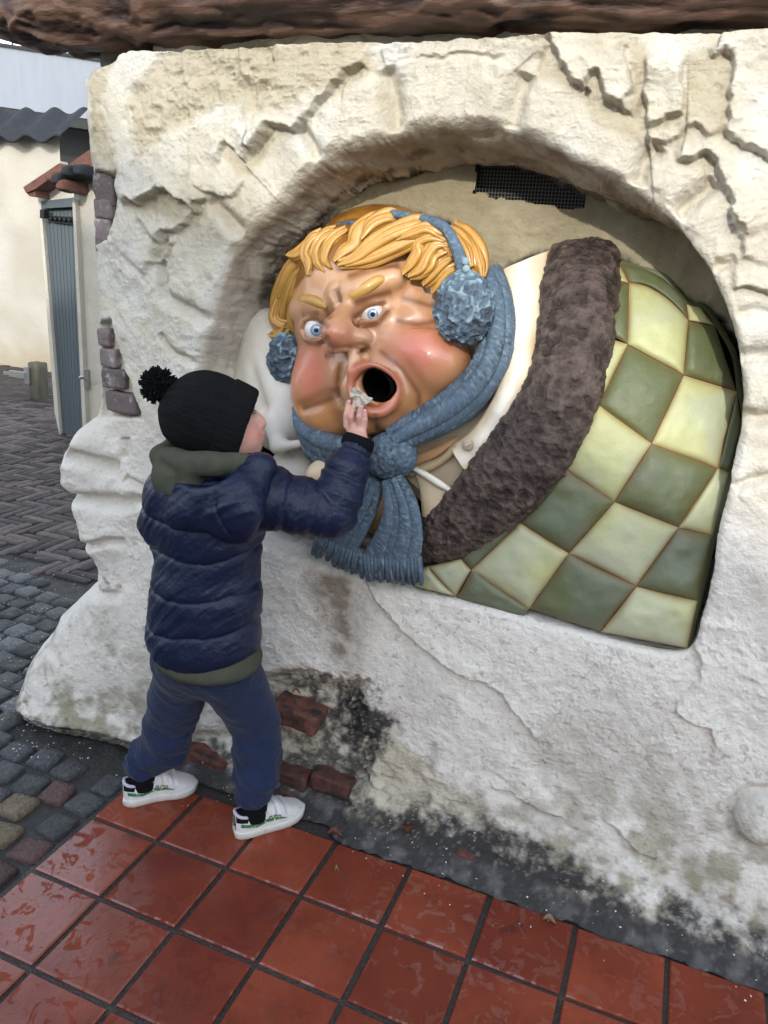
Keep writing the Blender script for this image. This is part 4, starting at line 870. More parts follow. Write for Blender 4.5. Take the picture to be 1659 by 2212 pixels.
# --- quilt patches
lg = np.array([.46, .475, .235]); lg2 = np.array([.45, .485, .335]); dg = np.array([.110, .130, .055]); dg2 = np.array([.130, .158, .103]); brn = np.array([.30, .18, .06])
L8 = lambda *p: [tuple(c8([q])[0]) for q in p]
PATCH = [(L8((560, 180), (660, 175), (705, 270), (600, 250)), 1), (L8((660, 175), (870, 235), (1003, 385), (1010, 455)) , 9), (L8((545, 230), (708, 275), (700, 582), (520, 500)), 0), (L8((708, 272), (1012, 460), (987, 735), (700, 582)), 8),
    (L8((1003, 380), (1075, 395), (1150, 492), (1014, 462)), 1), (L8((1014, 465), (1150, 495), (1258, 825), (988, 742)), 0), (L8((500, 520), (700, 585), (550, 895), (440, 760)), 1),
    (L8((700, 588), (987, 742), (822, 1097), (548, 897)), 0), (L8((988, 745), (1262, 828), (1165, 1222), (824, 1097)), 1), (L8((1262, 828), (1285, 1000), (1222, 1245), (1165, 1222)), 0),
    (L8((548, 897), (822, 1097), (630, 1397), (365, 1222)), 1), (L8((824, 1098), (1165, 1222), (962, 1530), (632, 1397)), 0), (L8((1165, 1222), (1222, 1245), (1137, 1570), (962, 1530)), 1), (L8((430, 780), (548, 897), (365, 1222), (250, 1120)), 0),
    (L8((365, 1222), (630, 1397), (395, 1662), (145, 1505)), 0), (L8((632, 1398), (962, 1530), (742, 1832), (397, 1662)), 1), (L8((962, 1532), (1137, 1570), (1058, 1908), (744, 1832)), 0), (L8((250, 1130), (365, 1222), (145, 1505), (30, 1420)), 1),
    (L8((145, 1506), (396, 1663), (192, 1948), (-110, 1750)), 1), (L8((397, 1664), (742, 1833), (557, 2066), (194, 1948)), 0), (L8((744, 1834), (1058, 1908), (1005, 2152), (560, 2068)), 1), (L8((-100, 1745), (192, 1948), (165, 1985), (-180, 1890)), 0),
    (L8((-330, 1730), (-160, 1690), (-108, 1750), (-186, 1885)), 1), (L8((-390, 1750), (-330, 1730), (-186, 1885), (-400, 1830)), 1), (L8((-160, 1690), (20, 1430), (145, 1506), (-108, 1748)), 0)]
for q, kd in PATCH:
    if kd == 9:      # top strip: long wedge over the bright square
        q = L8((660, 175), (870, 240), (1003, 383), (1012, 460)); q = [q[0], q[1], q[2], q[3]]
    n_ = 22; a_ = np.linspace(0, 1, n_); Uu, Vv = np.meshgrid(a_, a_, indexing='ij')
    if kd == 8:
        top = catmull(np.array(L8((706, 268), (800, 285), (900, 345), (980, 420), (1013, 463))), n_); bot = catmull(np.array(L8((700, 585), (987, 740))), n_)
        xy = top[:, None] * (1 - Vv[..., None]) + bot[:, None] * Vv[..., None]
    elif kd == 9:
        top = catmull(np.array(L8((655, 172), (760, 190), (870, 240), (960, 320), (1004, 383))), n_); bot = catmull(np.array(L8((706, 268), (800, 285), (900, 345), (980, 420), (1013, 463))), n_)
        xy = top[:, None] * (1 - Vv[..., None]) + bot[:, None] * Vv[..., None]
    else:
        c_ = np.array(q); xy = (c_[0] * ((1 - Uu) * (1 - Vv))[..., None] + c_[1] * (Uu * (1 - Vv))[..., None] + c_[2] * (Uu * Vv)[..., None] + c_[3] * ((1 - Uu) * Vv)[..., None])
    V = np.array([Q(x, y) for x, y in xy.reshape(-1, 2)])
    ed = np.minimum(np.minimum(Uu, 1 - Uu), np.minimum(Vv, 1 - Vv)).ravel(); size = np.linalg.norm(V[-1] - V[0])
    pf = ((1 - (2 * Uu - 1) ** 4) * (1 - (2 * Vv - 1) ** 4)).ravel() ** .6; lumps = fbm(V * 11, 3, seed=98) * .010 + fbm(V * 40, 2, seed=99) * .0022
    V[:, 1] -= (min(.017, size * .10) * pf + lumps * pf)
    V[:, 1] += .004
    light = kd in (1, 8); nn = fbm(V * 9, 3, seed=97); base = mixc(np.tile(lg if light else dg, (len(V), 1)), lg2 if light else dg2, sstep(-.3, .4, nn + (1.1 - V[:, 2])))  # sunlit yellow-green painted higher up, shaded grey-green lower down
    cq = mixc(base, brn if light else brn * .55, np.clip(np.exp(-ed * size / .006) * .65 + np.exp(-ed * size / .024) * .22, 0, .8) * (1 + .3 * nn))
    make('quilt_patch', V, grid_faces(n_, n_)[:, ::-1].copy(), M_QUILT, quilt, cq)
# side of the quilt that turns back towards the niche
edge_pts = L8((655, 172), (870, 238), (1003, 382), (1075, 394), (1150, 492), (1235, 650), (1262, 828), (1285, 1000), (1222, 1245), (1137, 1570), (1058, 1908), (1005, 2152))
E_ = catmull(np.array([Q(x, y) for x, y in edge_pts]), 120); cen = E_.mean(0)
rows = []
for k, (bk, sh) in enumerate(((.004, 0), (.014, .010), (.03, .014), (.06, .008), (.14, -.01))):
    r_ = E_.copy(); r_[:, 1] += bk; dxy = r_[:, [0, 2]] - np.array([.95, 1.1]); dxy /= np.linalg.norm(dxy, axis=1)[:, None]; r_[:, 0] += dxy[:, 0] * sh; r_[:, 2] += dxy[:, 1] * sh * .8; rows.append(r_)
V = np.vstack(rows); make('quilt_edge', V, grid_faces(5, 120), M_QUILT, quilt, mixc(np.tile(dg * .8, (len(V), 1)), lg2 * .6, sstep(0, .4, fbm(V * 6, 2))))
bt_ = [Q(x, y, .012) for x, y in L8((-400, 1830), (-180, 1892), (165, 1988), (550, 2084), (1005, 2154))]
bk_ = catmull(np.array(bt_), 60); V = np.vstack([bk_ + [0, -.008, 0], bk_ + [0, .0, -.012], bk_ + [0, .08, -.014]]); make('quilt_hem', V, grid_faces(3, 60)[:, ::-1].copy(), M_QUILT, quilt, np.tile(brn * .5, (len(V), 1)))
# --- pillow
pil = Mix([('+', Ell(K(600, 855, .60), (.135, .10, .17), np.array(Matrix.Rotation(R(-18), 3, 'Y'))), 0), ('+', Ell(K(590, 740, .63), (.10, .08, .10)), .05), ('+', Cap(K(560, 800, .53), K(600, 965, .50), .02, .016), .05), ('+', Cap(K(600, 968, .50), K(660, 955, .50), .014, .012), .03), ('+', Ell(K(640, 1040, .58), (.10, .09, .10)), .016), ('+', Ell(K(640, 1130, .55), (.085, .07, .075)), .016), ('-', Chain([K(545, 985, .49), K(600, 990, .48), K(670, 975, .48)], [.005, .008, .005]), .018), ('-', Cap(K(540, 790, .50), K(570, 880, .50), .003, .006), .04)])
V, F = sdf_mesh(pil, (.02, .42, .78), (.62, .78, 1.42), .006)
pc = mixc(np.tile(np.array([.60, .555, .47]), (len(V), 1)), np.array([.72, .71, .68]), sstep(-.1, .3, fbm(V * 6, 3) + .3)); pc = mixc(pc, np.array([.40, .35, .27]), sstep(1.07, .98, V[:, 2]) * .6)
make('pillow', V, F, M_CREAM, fig, pc)

# ------------------------------------------------------------------ the child feeding the statue
kid = thing('person', (.25, .13, 0), 'child in navy puffer jacket and black bobble hat reaching up to the statue mouth', 'person')
def orient(f, V, F):
    N = normals(V, F); e = 1e-3
    s = f(V[:400] + N[:400] * e) - f(V[:400] - N[:400] * e)
    if s.mean() < 0: F = F[:, ::-1].copy(); N = -N
    return F, N
M_KSKIN = mat('child_skin', (.64, .36, .29), .5, bumps=((160, .0006),), var=.06, var_scale=30)
M_NYLON = mat('navy_nylon', (.0040, .0105, .040), .42, bumps=((260, .0006), (45, .004)), var=.10, var_scale=14, spec=.4)
M_FLEECE = mat('blue_jogger', (.017, .027, .066), .95, bumps=((300, .0016), (25, .004)), var=.10, var_scale=40, sheen=.12, spec=.15)
M_OLIVE = mat('olive_sweat', (.070, .074, .055), .95, bumps=((260, .0012), (22, .003)), var=.08, var_scale=30, spec=.15)
M_HAT = mat('black_knit', (.0050, .0055, .0075), .9, bumps=((420, .0022), (40, .002)), var=.3, var_scale=80, spec=.2)
M_WHITE = mat('white_leather', (.66, .65, .66), .45, bumps=((90, .001),), var=.08, var_scale=30, dark=(26, .60, .78, (.30, .28, .26)))
M_SOLE = mat('white_rubber', (.62, .61, .57), .6, var=.08, var_scale=40, dark=(32, .56, .74, (.26, .24, .21)))
M_SOCK = mat('black_sock', (.006, .006, .008), .95, spec=.15)
ankL = np.array([.080, .120, .075]); ankR = np.array([.425, .150, .075])
shR, elR, wrR = K(560, 1070, .13), K(718, 1106, .20), K(774, 955, .268)
shL, elL, haL = K(388, 1065, .11), K(352, 1132, .13), K(405, 1180, .27)
# body: one continuous skin surface
fing = [([(748, 921, .284), (748, 897, .286), (753, 869, .316)], .0066), ([(758, 919, .282), (758, 901, .272), (763, 879, .312)], .0069), ([(776, 919, .282), (776, 900, .272), (779, 882, .312)], .0069), ([(787, 922, .286), (789, 906, .284), (788, 889, .312)], .0060), ([(760, 934, .292), (757, 912, .318), (768, 892, .328)], .0068)]
body_ops = [('+', Ell(K(474, 908, .155), (.076, .080, .084)), 0), ('+', Ell(K(512, 945, .165), (.058, .056, .050)), .03), ('+', Ell(K(530, 938, .160), (.036, .034, .036)), .02),
    ('+', Cap(K(552, 897, .182), K(567, 913, .186), .011, .0095), .012), ('+', Ell(K(558, 918, .185), (.014, .014, .010)), .01), ('+', Ell(K(561, 935, .182), (.0120, .016, .0060)), .006), ('+', Ell(K(560, 946, .181), (.0115, .015, .0060)), .006), ('+', Ell(K(545, 966, .176), (.020, .022, .017)), .014),
    ('-', Ell(K(548, 888, .165), (.012, .012, .009)), .010), ('+', Cap(K(492, 950, .15), K(470, 1025, .14), .052, .056), .03), ('+', Cap(K(400, 1070, .12), K(540, 1060, .14), .050), .03), ('+', Ell(K(452, 1180, .14), (.105, .080, .17)), .04), ('+', Ell(K(440, 1390, .14), (.105, .085, .09)), .04),
    ('+', Chain([shR, elR, wrR], [.045, .038, .024]), .02), ('+', Chain([shL, elL, haL], [.045, .036, .024]), .02), ('+', Ell(haL + [.03, .03, .0], (.03, .025, .03)), .01),
    ('+', Ell(K(770, 934, .284), (.0255, .0125, .026)), .012), ('+', Cap(K(400, 1440, .13), K(374, 1555, .165), .060, .048), .02), ('+', Cap(K(374, 1555, .165), ankL + [0, 0, .03], .046, .028), .01), ('+', Cap(K(482, 1440, .14), K(553, 1565, .205), .060, .046), .02), ('+', Cap(K(553, 1565, .205), ankR + [0, 0, .03], .045, .028), .01),
    ('+', Cap(ankL, ankL + np.array([.05, .054, -.045]), .022, .012), .01), ('+', Cap(ankR, ankR + np.array([.045, .06, -.045]), .022, .012), .01)]
for pts, r_ in fing:
    P_ = [K(*p) for p in pts]; body_ops.append(('+', Chain(P_, [r_ * 1.1, r_ * 1.08, r_ * .92]), .0035))
fb = Mix(body_ops)
V, F = sdf_mesh(fb, (-.05, -.06, .02), (.80, .42, 1.28), .0034); F, N_ = orient(fb, V, F)
q = pj(V); cb2 = np.tile(np.array([.64, .37, .30]), (len(V), 1))
def spot(px, py, r_): return np.exp(-((q - np.array([px, py])) ** 2).sum(1) / r_ ** 2)
cb2 = mixc(cb2, np.array([.66, .24, .20]), np.clip(spot(540, 935, 22) * .7 + spot(568, 912, 8) * .5 + spot(562, 940, 7) * .8, 0, .8))
for p in ((758, 901), (776, 900), (748, 897), (789, 906), (753, 869), (763, 879), (779, 882)): cb2 = mixc(cb2, np.array([.66, .25, .22]), spot(p[0], p[1], 6) * .5)
M_KSKIN2 = mat('child_skin_tone', None, .5, bumps=((160, .0006),), var=.05, var_scale=30)
body = make('body', V, F, M_KSKIN2, kid, cb2)
for p in ((754, 867), (764, 877), (780, 880), (788, 887)):
    vv, ff_ = round_box((.0075, .003, .0085), 5, .8); make('fingernail', vv + K(p[0], p[1], .3065), ff_, mat('nail', (.72, .48, .42), .3), body)
for dx in (0.0,):
    vv, ff_ = round_box((.012, .012, .010), 8, .98); make('eye', vv + K(549, 889, .168), ff_, M_EYE, body, np.tile(np.array([.25, .2, .17]), (len(vv), 1)))

# trousers
tr_ops = [('+', Ell(K(440, 1415, .14), (.132, .112, .10)), 0), ('+', Chain([K(398, 1440, .13), K(372, 1550, .165), K(352, 1610, .15), ankL + [0, 0, .05]], [.080, .066, .062, .046]), .03), ('+', Chain([K(488, 1440, .14), K(552, 1560, .205), K(556, 1640, .19), ankR + [0, 0, .05]], [.082, .066, .058, .046]), .03)]
ft = Mix(tr_ops)
V, F = sdf_mesh(ft, (-.06, -.05, .06), (.60, .36, .56), .0042); F, N_ = orient(ft, V, F)
zz = V[:, 2]; wr = fbm(V * np.array([7, 7, 26]) + .6 * V[:, [2, 0, 1]] * 20, 3, seed=111); big = ridged(V * np.array([9, 9, 8]) + V[:, [2, 2, 0]] * np.array([7, -4, 5]), 3, seed=112)
V = V + N_ * ((.0045 * wr + .0080 * big) * (1 + 1.2 * sstep(.32, .14, zz)))[:, None]
bunch = np.sin(zz * 150 + 3 * np.sin(V[:, 0] * 30)) * .0022 * sstep(.22, .15, zz) * sstep(.10, .12, zz); V = V + N_ * bunch[:, None]
V[:, 2] = np.maximum(V[:, 2], .098)
trs = make('trousers', V, F, M_FLEECE, kid)
for a_ in (ankL, ankR):
    c0 = a_ + np.array([0, 0, .030]); c1_ = a_ + np.array([-.006, .002, .062]); aa_ = np.linspace(0, 2 * np.pi, 90, endpoint=False); rr_ = 1 + .02 * np.sign(np.sin(aa_ * 45))
    rings = [c0 * (1 - t) + c1_ * t + np.stack([np.cos(aa_) * (.043 + e_) * rr_, np.sin(aa_) * (.043 + e_) * rr_, 0 * aa_], 1) for t, e_ in ((0, -.004), (.05, .0), (.5, .001), (1, .003), (1.1, -.006))]
    make('ribbed_cuff', np.vstack(rings), grid_faces(5, 90, closed_v=True), M_FLEECE, trs)
    make('sock', *sweep([a_ + [0, 0, -.03], a_ + [0, 0, .05]], [.034, .034], [.034, .034], n=12, seg=28, front=(0, 1, 0.01)), M_SOCK, kid)
# hoodie hem under the jacket
Rt0 = np.array(Matrix.Rotation(R(-20), 3, 'Z')); aa_ = np.linspace(0, 2 * np.pi, 96, endpoint=False); cj = K(440, 1400, .14)
rings = [np.array([cj[0], cj[1], 0]) + np.stack([np.cos(aa_) * (.158 + e_), np.sin(aa_) * (.136 + e_), np.full(96, z_)], 1) for z_, e_ in ((.492, -.014), (.497, -.006), (.512, -.004), (.53, -.010), (.56, -.03))]
Vh = np.vstack(rings); Vh[:, :2] = (Vh[:, :2] - cj[:2]) @ Rt0[:2, :2].T + cj[:2] + np.array([.012, 0]); Vh[:, 2] += .004 * np.cos(np.tile(aa_, 5) - .5)
hoodie = make('hoodie', Vh, grid_faces(5, 96, closed_v=True), M_OLIVE, kid)
# jacket
Rt = np.array(Matrix.Rotation(R(-20), 3, 'Z'))
dwA = (wrR - elR) / np.linalg.norm(wrR - elR)
arm_f = Chain([shR, K(640, 1090, .165), elR, K(748, 1020, .240), wrR - dwA * .034], [.076, .070, .064, .056, .043])
arm_l = Chain([shL, elL, haL], [.072, .060, .050])
j_ops = [('+', Ell(K(452, 1135, .14), (.150, .125, .15), Rt), 0), ('+', Ell(K(447, 1270, .14), (.152, .132, .15), Rt), .05), ('+', Ell(K(440, 1365, .14), (.158, .138, .15), Rt), .04), ('+', Cap(K(395, 1062, .12), K(545, 1058, .14), .076), .05), ('+', Cap(K(460, 1015, .13), K(490, 1005, .14), .062), .04), ('+', arm_l, .04), ('+', arm_f, .035)]
fj0 = Mix(j_ops)
def fj(P): return smax(smax(fj0(P), .506 + .012 * (P[:, 0] - .25) - P[:, 2], .02), -(np.linalg.norm((P - K(492, 975, .15)) / np.array([.062, .062, .06]), axis=1) - 1) * .06, .01)
V, F = sdf_mesh(fj, (-.08, -.08, .42), (.78, .40, 1.14), .0034); F, N_ = orient(fj, V, F)
da = arm_f(V); dt = Mix(j_ops[:4])(V); wa = sstep(-.005, .03, dt - da)
def along(pts, P):
    best = np.full(len(P), 9.); s_ = np.zeros(len(P)); L_ = 0
    for a_, b_ in zip(pts[:-1], pts[1:]):
        ab = b_ - a_; l_ = np.linalg.norm(ab); t = np.clip(((P - a_) @ ab) / l_ ** 2, 0, 1); d = np.linalg.norm(P - a_ - t[:, None] * ab, axis=1); m = d < best; best = np.where(m, d, best); s_ = np.where(m, L_ + t * l_, s_); L_ += l_
    return s_
sa_ = along([shR, elR, wrR], V); jz = .016 * fbm(V * 9, 2, seed=121)
th_ = V[:, 0] - .25
seam_t = (V[:, 2] - .506 + jz - .10 * th_ - .5 * th_ ** 2) / .098; puff_t = 1 - np.exp(-np.abs(seam_t - np.round(seam_t)) * .098 / .007)
seam_a = (sa_ + jz * .8) / .066; puff_a = 1 - np.exp(-np.abs(seam_a - np.round(seam_a)) * .066 / .009)
diag = (V @ np.array([.5, -.1, -.86]))[:, None] * np.array([[26, 26, 26]]) + V * np.array([5, 5, 5]) ; wk = ridged(np.stack([(V @ np.array([.62, .2, .76])) * 5, (V @ np.array([.72, -.2, -.66])) * 26, V[:, 1] * 9], 1), 3, seed=122)
wk2 = ridged(np.stack([sa_ * 24, V[:, 2] * 7, V[:, 1] * 7], 1) + .5 * V, 3, seed=123)
wk = np.clip(wk, -.4, 1); wk3 = ridged(np.stack([(V @ np.array([.62, .2, .76])) * 9, (V @ np.array([.72, -.2, -.66])) * 52, V[:, 1] * 12], 1), 2, seed=129)
hj = (1 - wa) * (.0070 * puff_t + .0036 * wk + .0020 * wk3) + wa * (.006 * puff_a + .0050 * wk2 + .002 * wk3)
V2 = V + N_ * (hj - .008)[:, None]
jacket = make('jacket', V2, F, M_NYLON, kid)
# jacket hood lying on the back, collar, cuff
h_ops = [('+', Ell(K(452, 1070, .05), (.128, .050, .075), Rt), 0), ('+', Ell(K(500, 1095, .045), (.085, .042, .072), Rt), .04), ('+', Ell(K(395, 1090, .05), (.085, .045, .062), Rt), .04), ('+', Cap(K(560, 1010, .09), K(520, 1080, .04), .035, .040), .04), ('+', Cap(K(505, 1140, .035), K(535, 1150, .045), .016, .014), .03), ('-', Ell(K(440, 1000, .05), (.090, .06, .055), Rt), .02), ('-', Chain([K(462, 1050, -.02), K(470, 1100, -.015), K(500, 1160, .0)], [.0015, .002, .001]), .014)]
fh = Mix(h_ops); V, F = sdf_mesh(fh, (.08, -.06, .80), (.60, .22, 1.14), .0040); F, N_ = orient(fh, V, F)
wk = ridged(np.stack([(V @ np.array([.8, .2, .5])) * 6, (V @ np.array([.5, -.2, -.8])) * 22, V[:, 1] * 8], 1), 3, seed=126); V = V + N_ * (.0075 * wk + .004 * fbm(V * 20, 2, seed=127))[:, None]
make('hood', V, F, M_NYLON, jacket)
make('collar', *sweep([K(430, 1010, .08), K(500, 1015, .06), K(555, 1003, .10), K(572, 998, .16), K(560, 995, .20)], [.016, .024, .024, .018, .012], [.012, .014, .013, .012, .010], n=60, seg=18, front=(.3, -1, .2)), M_NYLON, jacket)
dw = (wrR - elR) / np.linalg.norm(wrR - elR)
aa_ = np.linspace(0, 2 * np.pi, 72, endpoint=False); s1 = np.cross(dw, [0, 1, 0]); s1 /= np.linalg.norm(s1); s2_ = np.cross(dw, s1); rr_ = 1 + .02 * np.sign(np.sin(aa_ * 36))
rings = [wrR + dw * t + (np.cos(aa_) * r_ * rr_)[:, None] * s1 + (np.sin(aa_) * r_ * .85 * rr_)[:, None] * s2_ for t, r_ in ((-.02, .036), (-.008, .040), (.0, .0395), (.010, .037), (.014, .034), (.012, .027))]
make('cuff', np.vstack(rings), grid_faces(6, 72, closed_v=True), M_SOCK, jacket)
# hoodie hood spilling over the collar
o_ops = [('+', Chain([K(352, 985, .09), K(372, 962, .13), K(430, 968, .17), K(500, 985, .20)], [.020, .022, .022, .016]), 0), ('+', Chain([K(350, 985, .085), K(400, 1000, .045), K(470, 1002, .045), K(540, 1000, .085), K(585, 1000, .15)], [.026, .030, .028, .020, .013]), .02), ('+', Ell(K(385, 1035, .055), (.070, .045, .052)), .03), ('+', Ell(K(400, 1060, .05), (.040, .035, .032)), .02), ('-', Chain([K(455, 1000, .005), K(420, 1030, .0), K(405, 1065, .005)], [.003, .005, .003]), .02), ('-', Chain([K(345, 1000, .03), K(375, 1020, .008), K(380, 1050, .01)], [.002, .004, .002]), .02), ('-', Ell(K(478, 950, .15), (.082, .08, .07)), .015)]
fo = Mix(o_ops); V, F = sdf_mesh(fo, (.02, -.04, .92), (.54, .26, 1.14), .0036); F, N_ = orient(fo, V, F)
V = V + N_ * (.004 * fbm(V * 24, 3, seed=128))[:, None]; make('hood', V, F, M_OLIVE, hoodie)
# knitted hat
rim_c = K(526, 925, .168); left = -CAM_R[0]; upv = -CAM_R[1]; fwd = CAM_R[2]
axh = .93 * left + .33 * upv - .22 * fwd; axh /= np.linalg.norm(axh); h1 = np.cross(axh, fwd); h1 /= np.linalg.norm(h1); h2 = np.cross(axh, h1)
prof = [(.004, .078), (-.004, .086), (.0, .0935), (.010, .0965), (.03, .0985), (.046, .1000), (.052, .1000), (.055, .0975), (.058, .0960), (.075, .0985), (.10, .0985), (.125, .094), (.15, .083), (.17, .068), (.186, .048), (.196, .026), (.199, .001)]
pr_ = catmull(np.array(prof), 120); na = 180; aa_ = np.linspace(0, 2 * np.pi, na, endpoint=False)
Vh = rim_c + pr_[:, 0][:, None, None] * axh + (pr_[:, 1][:, None] * np.cos(aa_)[None])[..., None] * h1 + (pr_[:, 1][:, None] * np.sin(aa_)[None] * 1.0)[..., None] * h2
Vh = Vh.reshape(-1, 3); cH = rim_c + axh * .08; nH = Vh - cH; nH /= np.linalg.norm(nH, axis=1)[:, None]
slump = ridged(Vh * np.array([9, 9, 9]), 2, seed=131) * .004 + fbm(Vh * 14, 2, seed=132) * .004; rib = .0007 * np.sign(np.sin(np.tile(aa_, 120) * 90)); Vh = Vh + nH * (slump + rib)[:, None]
hat = make('hat', Vh, grid_faces(120, na, closed_v=True), M_HAT, kid)
pc_ = rim_c + axh * .203 + upv * .028; tufts = []
for i in range(520):
    d = rng.normal(size=3); d /= np.linalg.norm(d); L_ = .044 * rng.uniform(.82, 1.08); s_ = np.cross(d, rng.normal(size=3)); s_ /= np.linalg.norm(s_); t_ = np.cross(d, s_); w_ = .0030
    base = pc_ + d * .012; mid = pc_ + d * L_ * .7 + s_ * .002; tip = pc_ + d * L_ + s_ * rng.uniform(-.005, .005)
    vv = [base + s_ * w_, base - s_ * w_ * .5 + t_ * w_ * .87, base - s_ * w_ * .5 - t_ * w_ * .87, mid + s_ * w_, mid - s_ * w_ * .5 + t_ * w_ * .87, mid - s_ * w_ * .5 - t_ * w_ * .87, tip + s_ * w_ * .7, tip - s_ * w_ * .35 + t_ * w_ * .6, tip - s_ * w_ * .35 - t_ * w_ * .6]
    ff_ = [(0, 1, 4, 3), (1, 2, 5, 4), (2, 0, 3, 5), (3, 4, 7, 6), (4, 5, 8, 7), (5, 3, 6, 8), (6, 7, 8)]; tufts.append((np.array(vv), ff_))
sp = round_box((.052, .052, .052), 8, .999, amp=.003, seed=5); tufts.append((sp[0] + pc_, [tuple(x) for x in sp[1]]))
V, F = merge(tufts); make('pompom', V, F, M_HAT, hat, smooth=False)

# shoes
def shoe(heel, toe, side):
    heel = np.array([*heel, 0.]); d = np.array([toe[0] - heel[0], toe[1] - heel[1], 0]); L_ = np.linalg.norm(d); d /= L_; s_ = np.array([d[1], -d[0], 0])      # s_: to the wearer's right
    up = np.array([0, 0, 1.])
    ss = [0, .04, .12, .25, .4, .55, .7, .82, .92, .97, 1.0]; ws = [.014, .025, .031, .032, .0315, .035, .039, .037, .029, .020, .006]; hs = [.070, .073, .070, .058, .084, .082, .062, .050, .042, .036, .028]
    cv = [0, 0, 0, .002, .004, .004, .002, 0, -.001, -.001, -.001]
    def pt(s, a, off=0.0, z0=.020):        # a: 0 right side .. pi left side over the top
        w_ = np.interp(s, ss, ws) + off; h_ = np.interp(s, ss, hs) + off - z0; c = np.interp(s, ss, cv)
        ca_, sa_ = np.cos(a), np.sin(a); x = np.sign(ca_) * np.abs(ca_) ** .62 * w_; z = z0 + np.abs(sa_) ** .75 * h_
        return heel + d * (s * L_) + s_ * (x + c * side) + up * z
    root = thing_part('shoe', kid)
    sg = np.r_[0, np.linspace(.01, .99, 46), 1]; ag = np.linspace(0, np.pi, 30)
    V = np.array([pt(s, a) for s in sg for a in ag]); upper = make('upper', V, grid_faces(len(sg), 30), M_WHITE, root)
    aa = np.linspace(0, 2 * np.pi, 40, endpoint=False); 
    rows = []
    for z, o_ in ((.0, -.004), (.002, .0005), (.010, .0025), (.020, .0035), (.024, .002), (.024, -.006)):
        r_ = []
        for s in np.linspace(0, 1, 41): r_.append((s, 1))
        for s in np.linspace(1, 0, 41)[1:-1]: r_.append((s, -1))
        row = []
        for s, sg_ in r_:
            w_ = np.interp(s, ss, ws) + o_; ext = o_ if 0 < s < 1 else 0
            toe_lift = .008 * max(0, (s - .75) / .25) ** 2
            row.append(heel + d * (s * (L_ + 2 * o_ * 0)) + s_ * (sg_ * w_ + np.interp(s, ss, cv) * side) + up * (z + toe_lift) + d * (o_ * (1 if s > .5 else -1) if (s < .02 or s > .98) else 0))
        rows.append(row)
    m_ = len(rows[0]); V = np.vstack(rows); Fs = [tuple(x) for x in grid_faces(6, m_, closed_v=True)]
    Fs.append(tuple(range(m_))[::-1]); Fs.append(tuple(5 * m_ + i for i in range(m_)))
    make('sole', V, Fs, M_SOLE, root)
    def patch(name, fun, n1_, n2_, m, thick=.002):
        V = np.array([fun(a_, b_, 1.0) for a_ in np.linspace(0, 1, n1_) for b_ in np.linspace(0, 1, n2_)]); V2 = np.array([fun(a_, b_, 0.0) for a_ in np.linspace(0, 1, n1_) for b_ in np.linspace(0, 1, n2_)])
        f1 = grid_faces(n1_, n2_); f2 = grid_faces(n1_, n2_, off=len(V))[:, ::-1]; bd = [i * n2_ for i in range(n1_)] + [(n1_ - 1) * n2_ + j for j in range(1, n2_)] + [i * n2_ + n2_ - 1 for i in range(n1_ - 2, -1, -1)] + [j for j in range(n2_ - 2, 0, -1)]
        fs = [tuple(x) for x in f1] + [tuple(x) for x in f2] + [(bd[i], bd[(i + 1) % len(bd)], bd[(i + 1) % len(bd)] + len(V), bd[i] + len(V)) for i in range(len(bd))]
        return make(name, np.vstack([V, V2]), fs, m, root)
    # curved side flash in green, both sides
    for flip in (0, 1):
        def fl_(a_, b_, o_):
            s = .05 + .62 * a_; mid = .62 - .45 * a_ + .25 * a_ ** 2; wd = .40 * (1 - a_) ** .5 * .62 + .02; an = mid * .62 + (b_ - .5) * wd * .8
            an = np.clip(an, .06, 1.2); return pt(s, np.pi - an if flip else an, .0012 * o_ + .0004)
        patch('side_flash', fl_, 26, 6, M_FLASH)
    patch('heel_tab', lambda a_, b_, o_: pt(.005 + .16 * (1 - abs(2 * b_ - 1) ** 2 * .2) * a_, (.55 + (np.pi - 1.1) * b_), .0014 * o_ + .0003), 8, 20, M_SOCK)
    for s0 in (.50, .64): patch('strap', lambda a_, b_, o_: pt(s0 + .075 * a_ + .03 * abs(b_ - .5), .45 + (np.pi - .9) * b_, .0030 * o_ + .0005), 5, 22, M_WHITE)
    tb = [pt(.40, np.pi / 2, -.004), pt(.36, np.pi / 2, .012), pt(.345, np.pi / 2, .034)]; make('tongue', *sweep(tb, [.018, .018, .014], [.004, .004, .003], n=16, seg=14, front=tuple(d)), M_FLASH_Y, root)
    cl = [pt(s, a, .001) for s, a in ((.40, .75), (.30, 1.0), (.2, 1.12), (.10, 1.0), (.03, 1.2), (.03, np.pi - 1.2), (.10, np.pi - 1.0), (.2, np.pi - 1.12), (.30, np.pi - 1.0), (.40, np.pi - .75))]; make('padded_collar', *sweep(cl, .0045, .0045, n=60, seg=10, front=(.01, .02, 1)), M_LILAC, root)
    # maker's name on the side and the leaping mark on the heel
    cu = bpy.data.curves.new('word', 'FONT'); cu.body = 'PUMA'; cu.size = .013; cu.extrude = .0002; cu.align_x = 'CENTER'; cu.resolution_u = 3
    to = bpy.data.objects.new('word', cu); COLL.objects.link(to); me = bpy.data.meshes.new_from_object(to.evaluated_get(bpy.context.evaluated_depsgraph_get())) ; bpy.data.objects.remove(to)
    lv = np.zeros(len(me.vertices) * 3); me.vertices.foreach_get('co', lv); lv = lv.reshape(-1, 3); Fm = [tuple(p.vertices) for p in me.polygons]
    W_ = np.array([pt(.50 + x / L_, np.arcsin(np.clip(((.040 + y) - .020) / .060, .02, .95)) * .95, .0016 + z) for x, y, z in lv]); make('lettering', W_, Fm, M_SOCK, root, smooth=False)
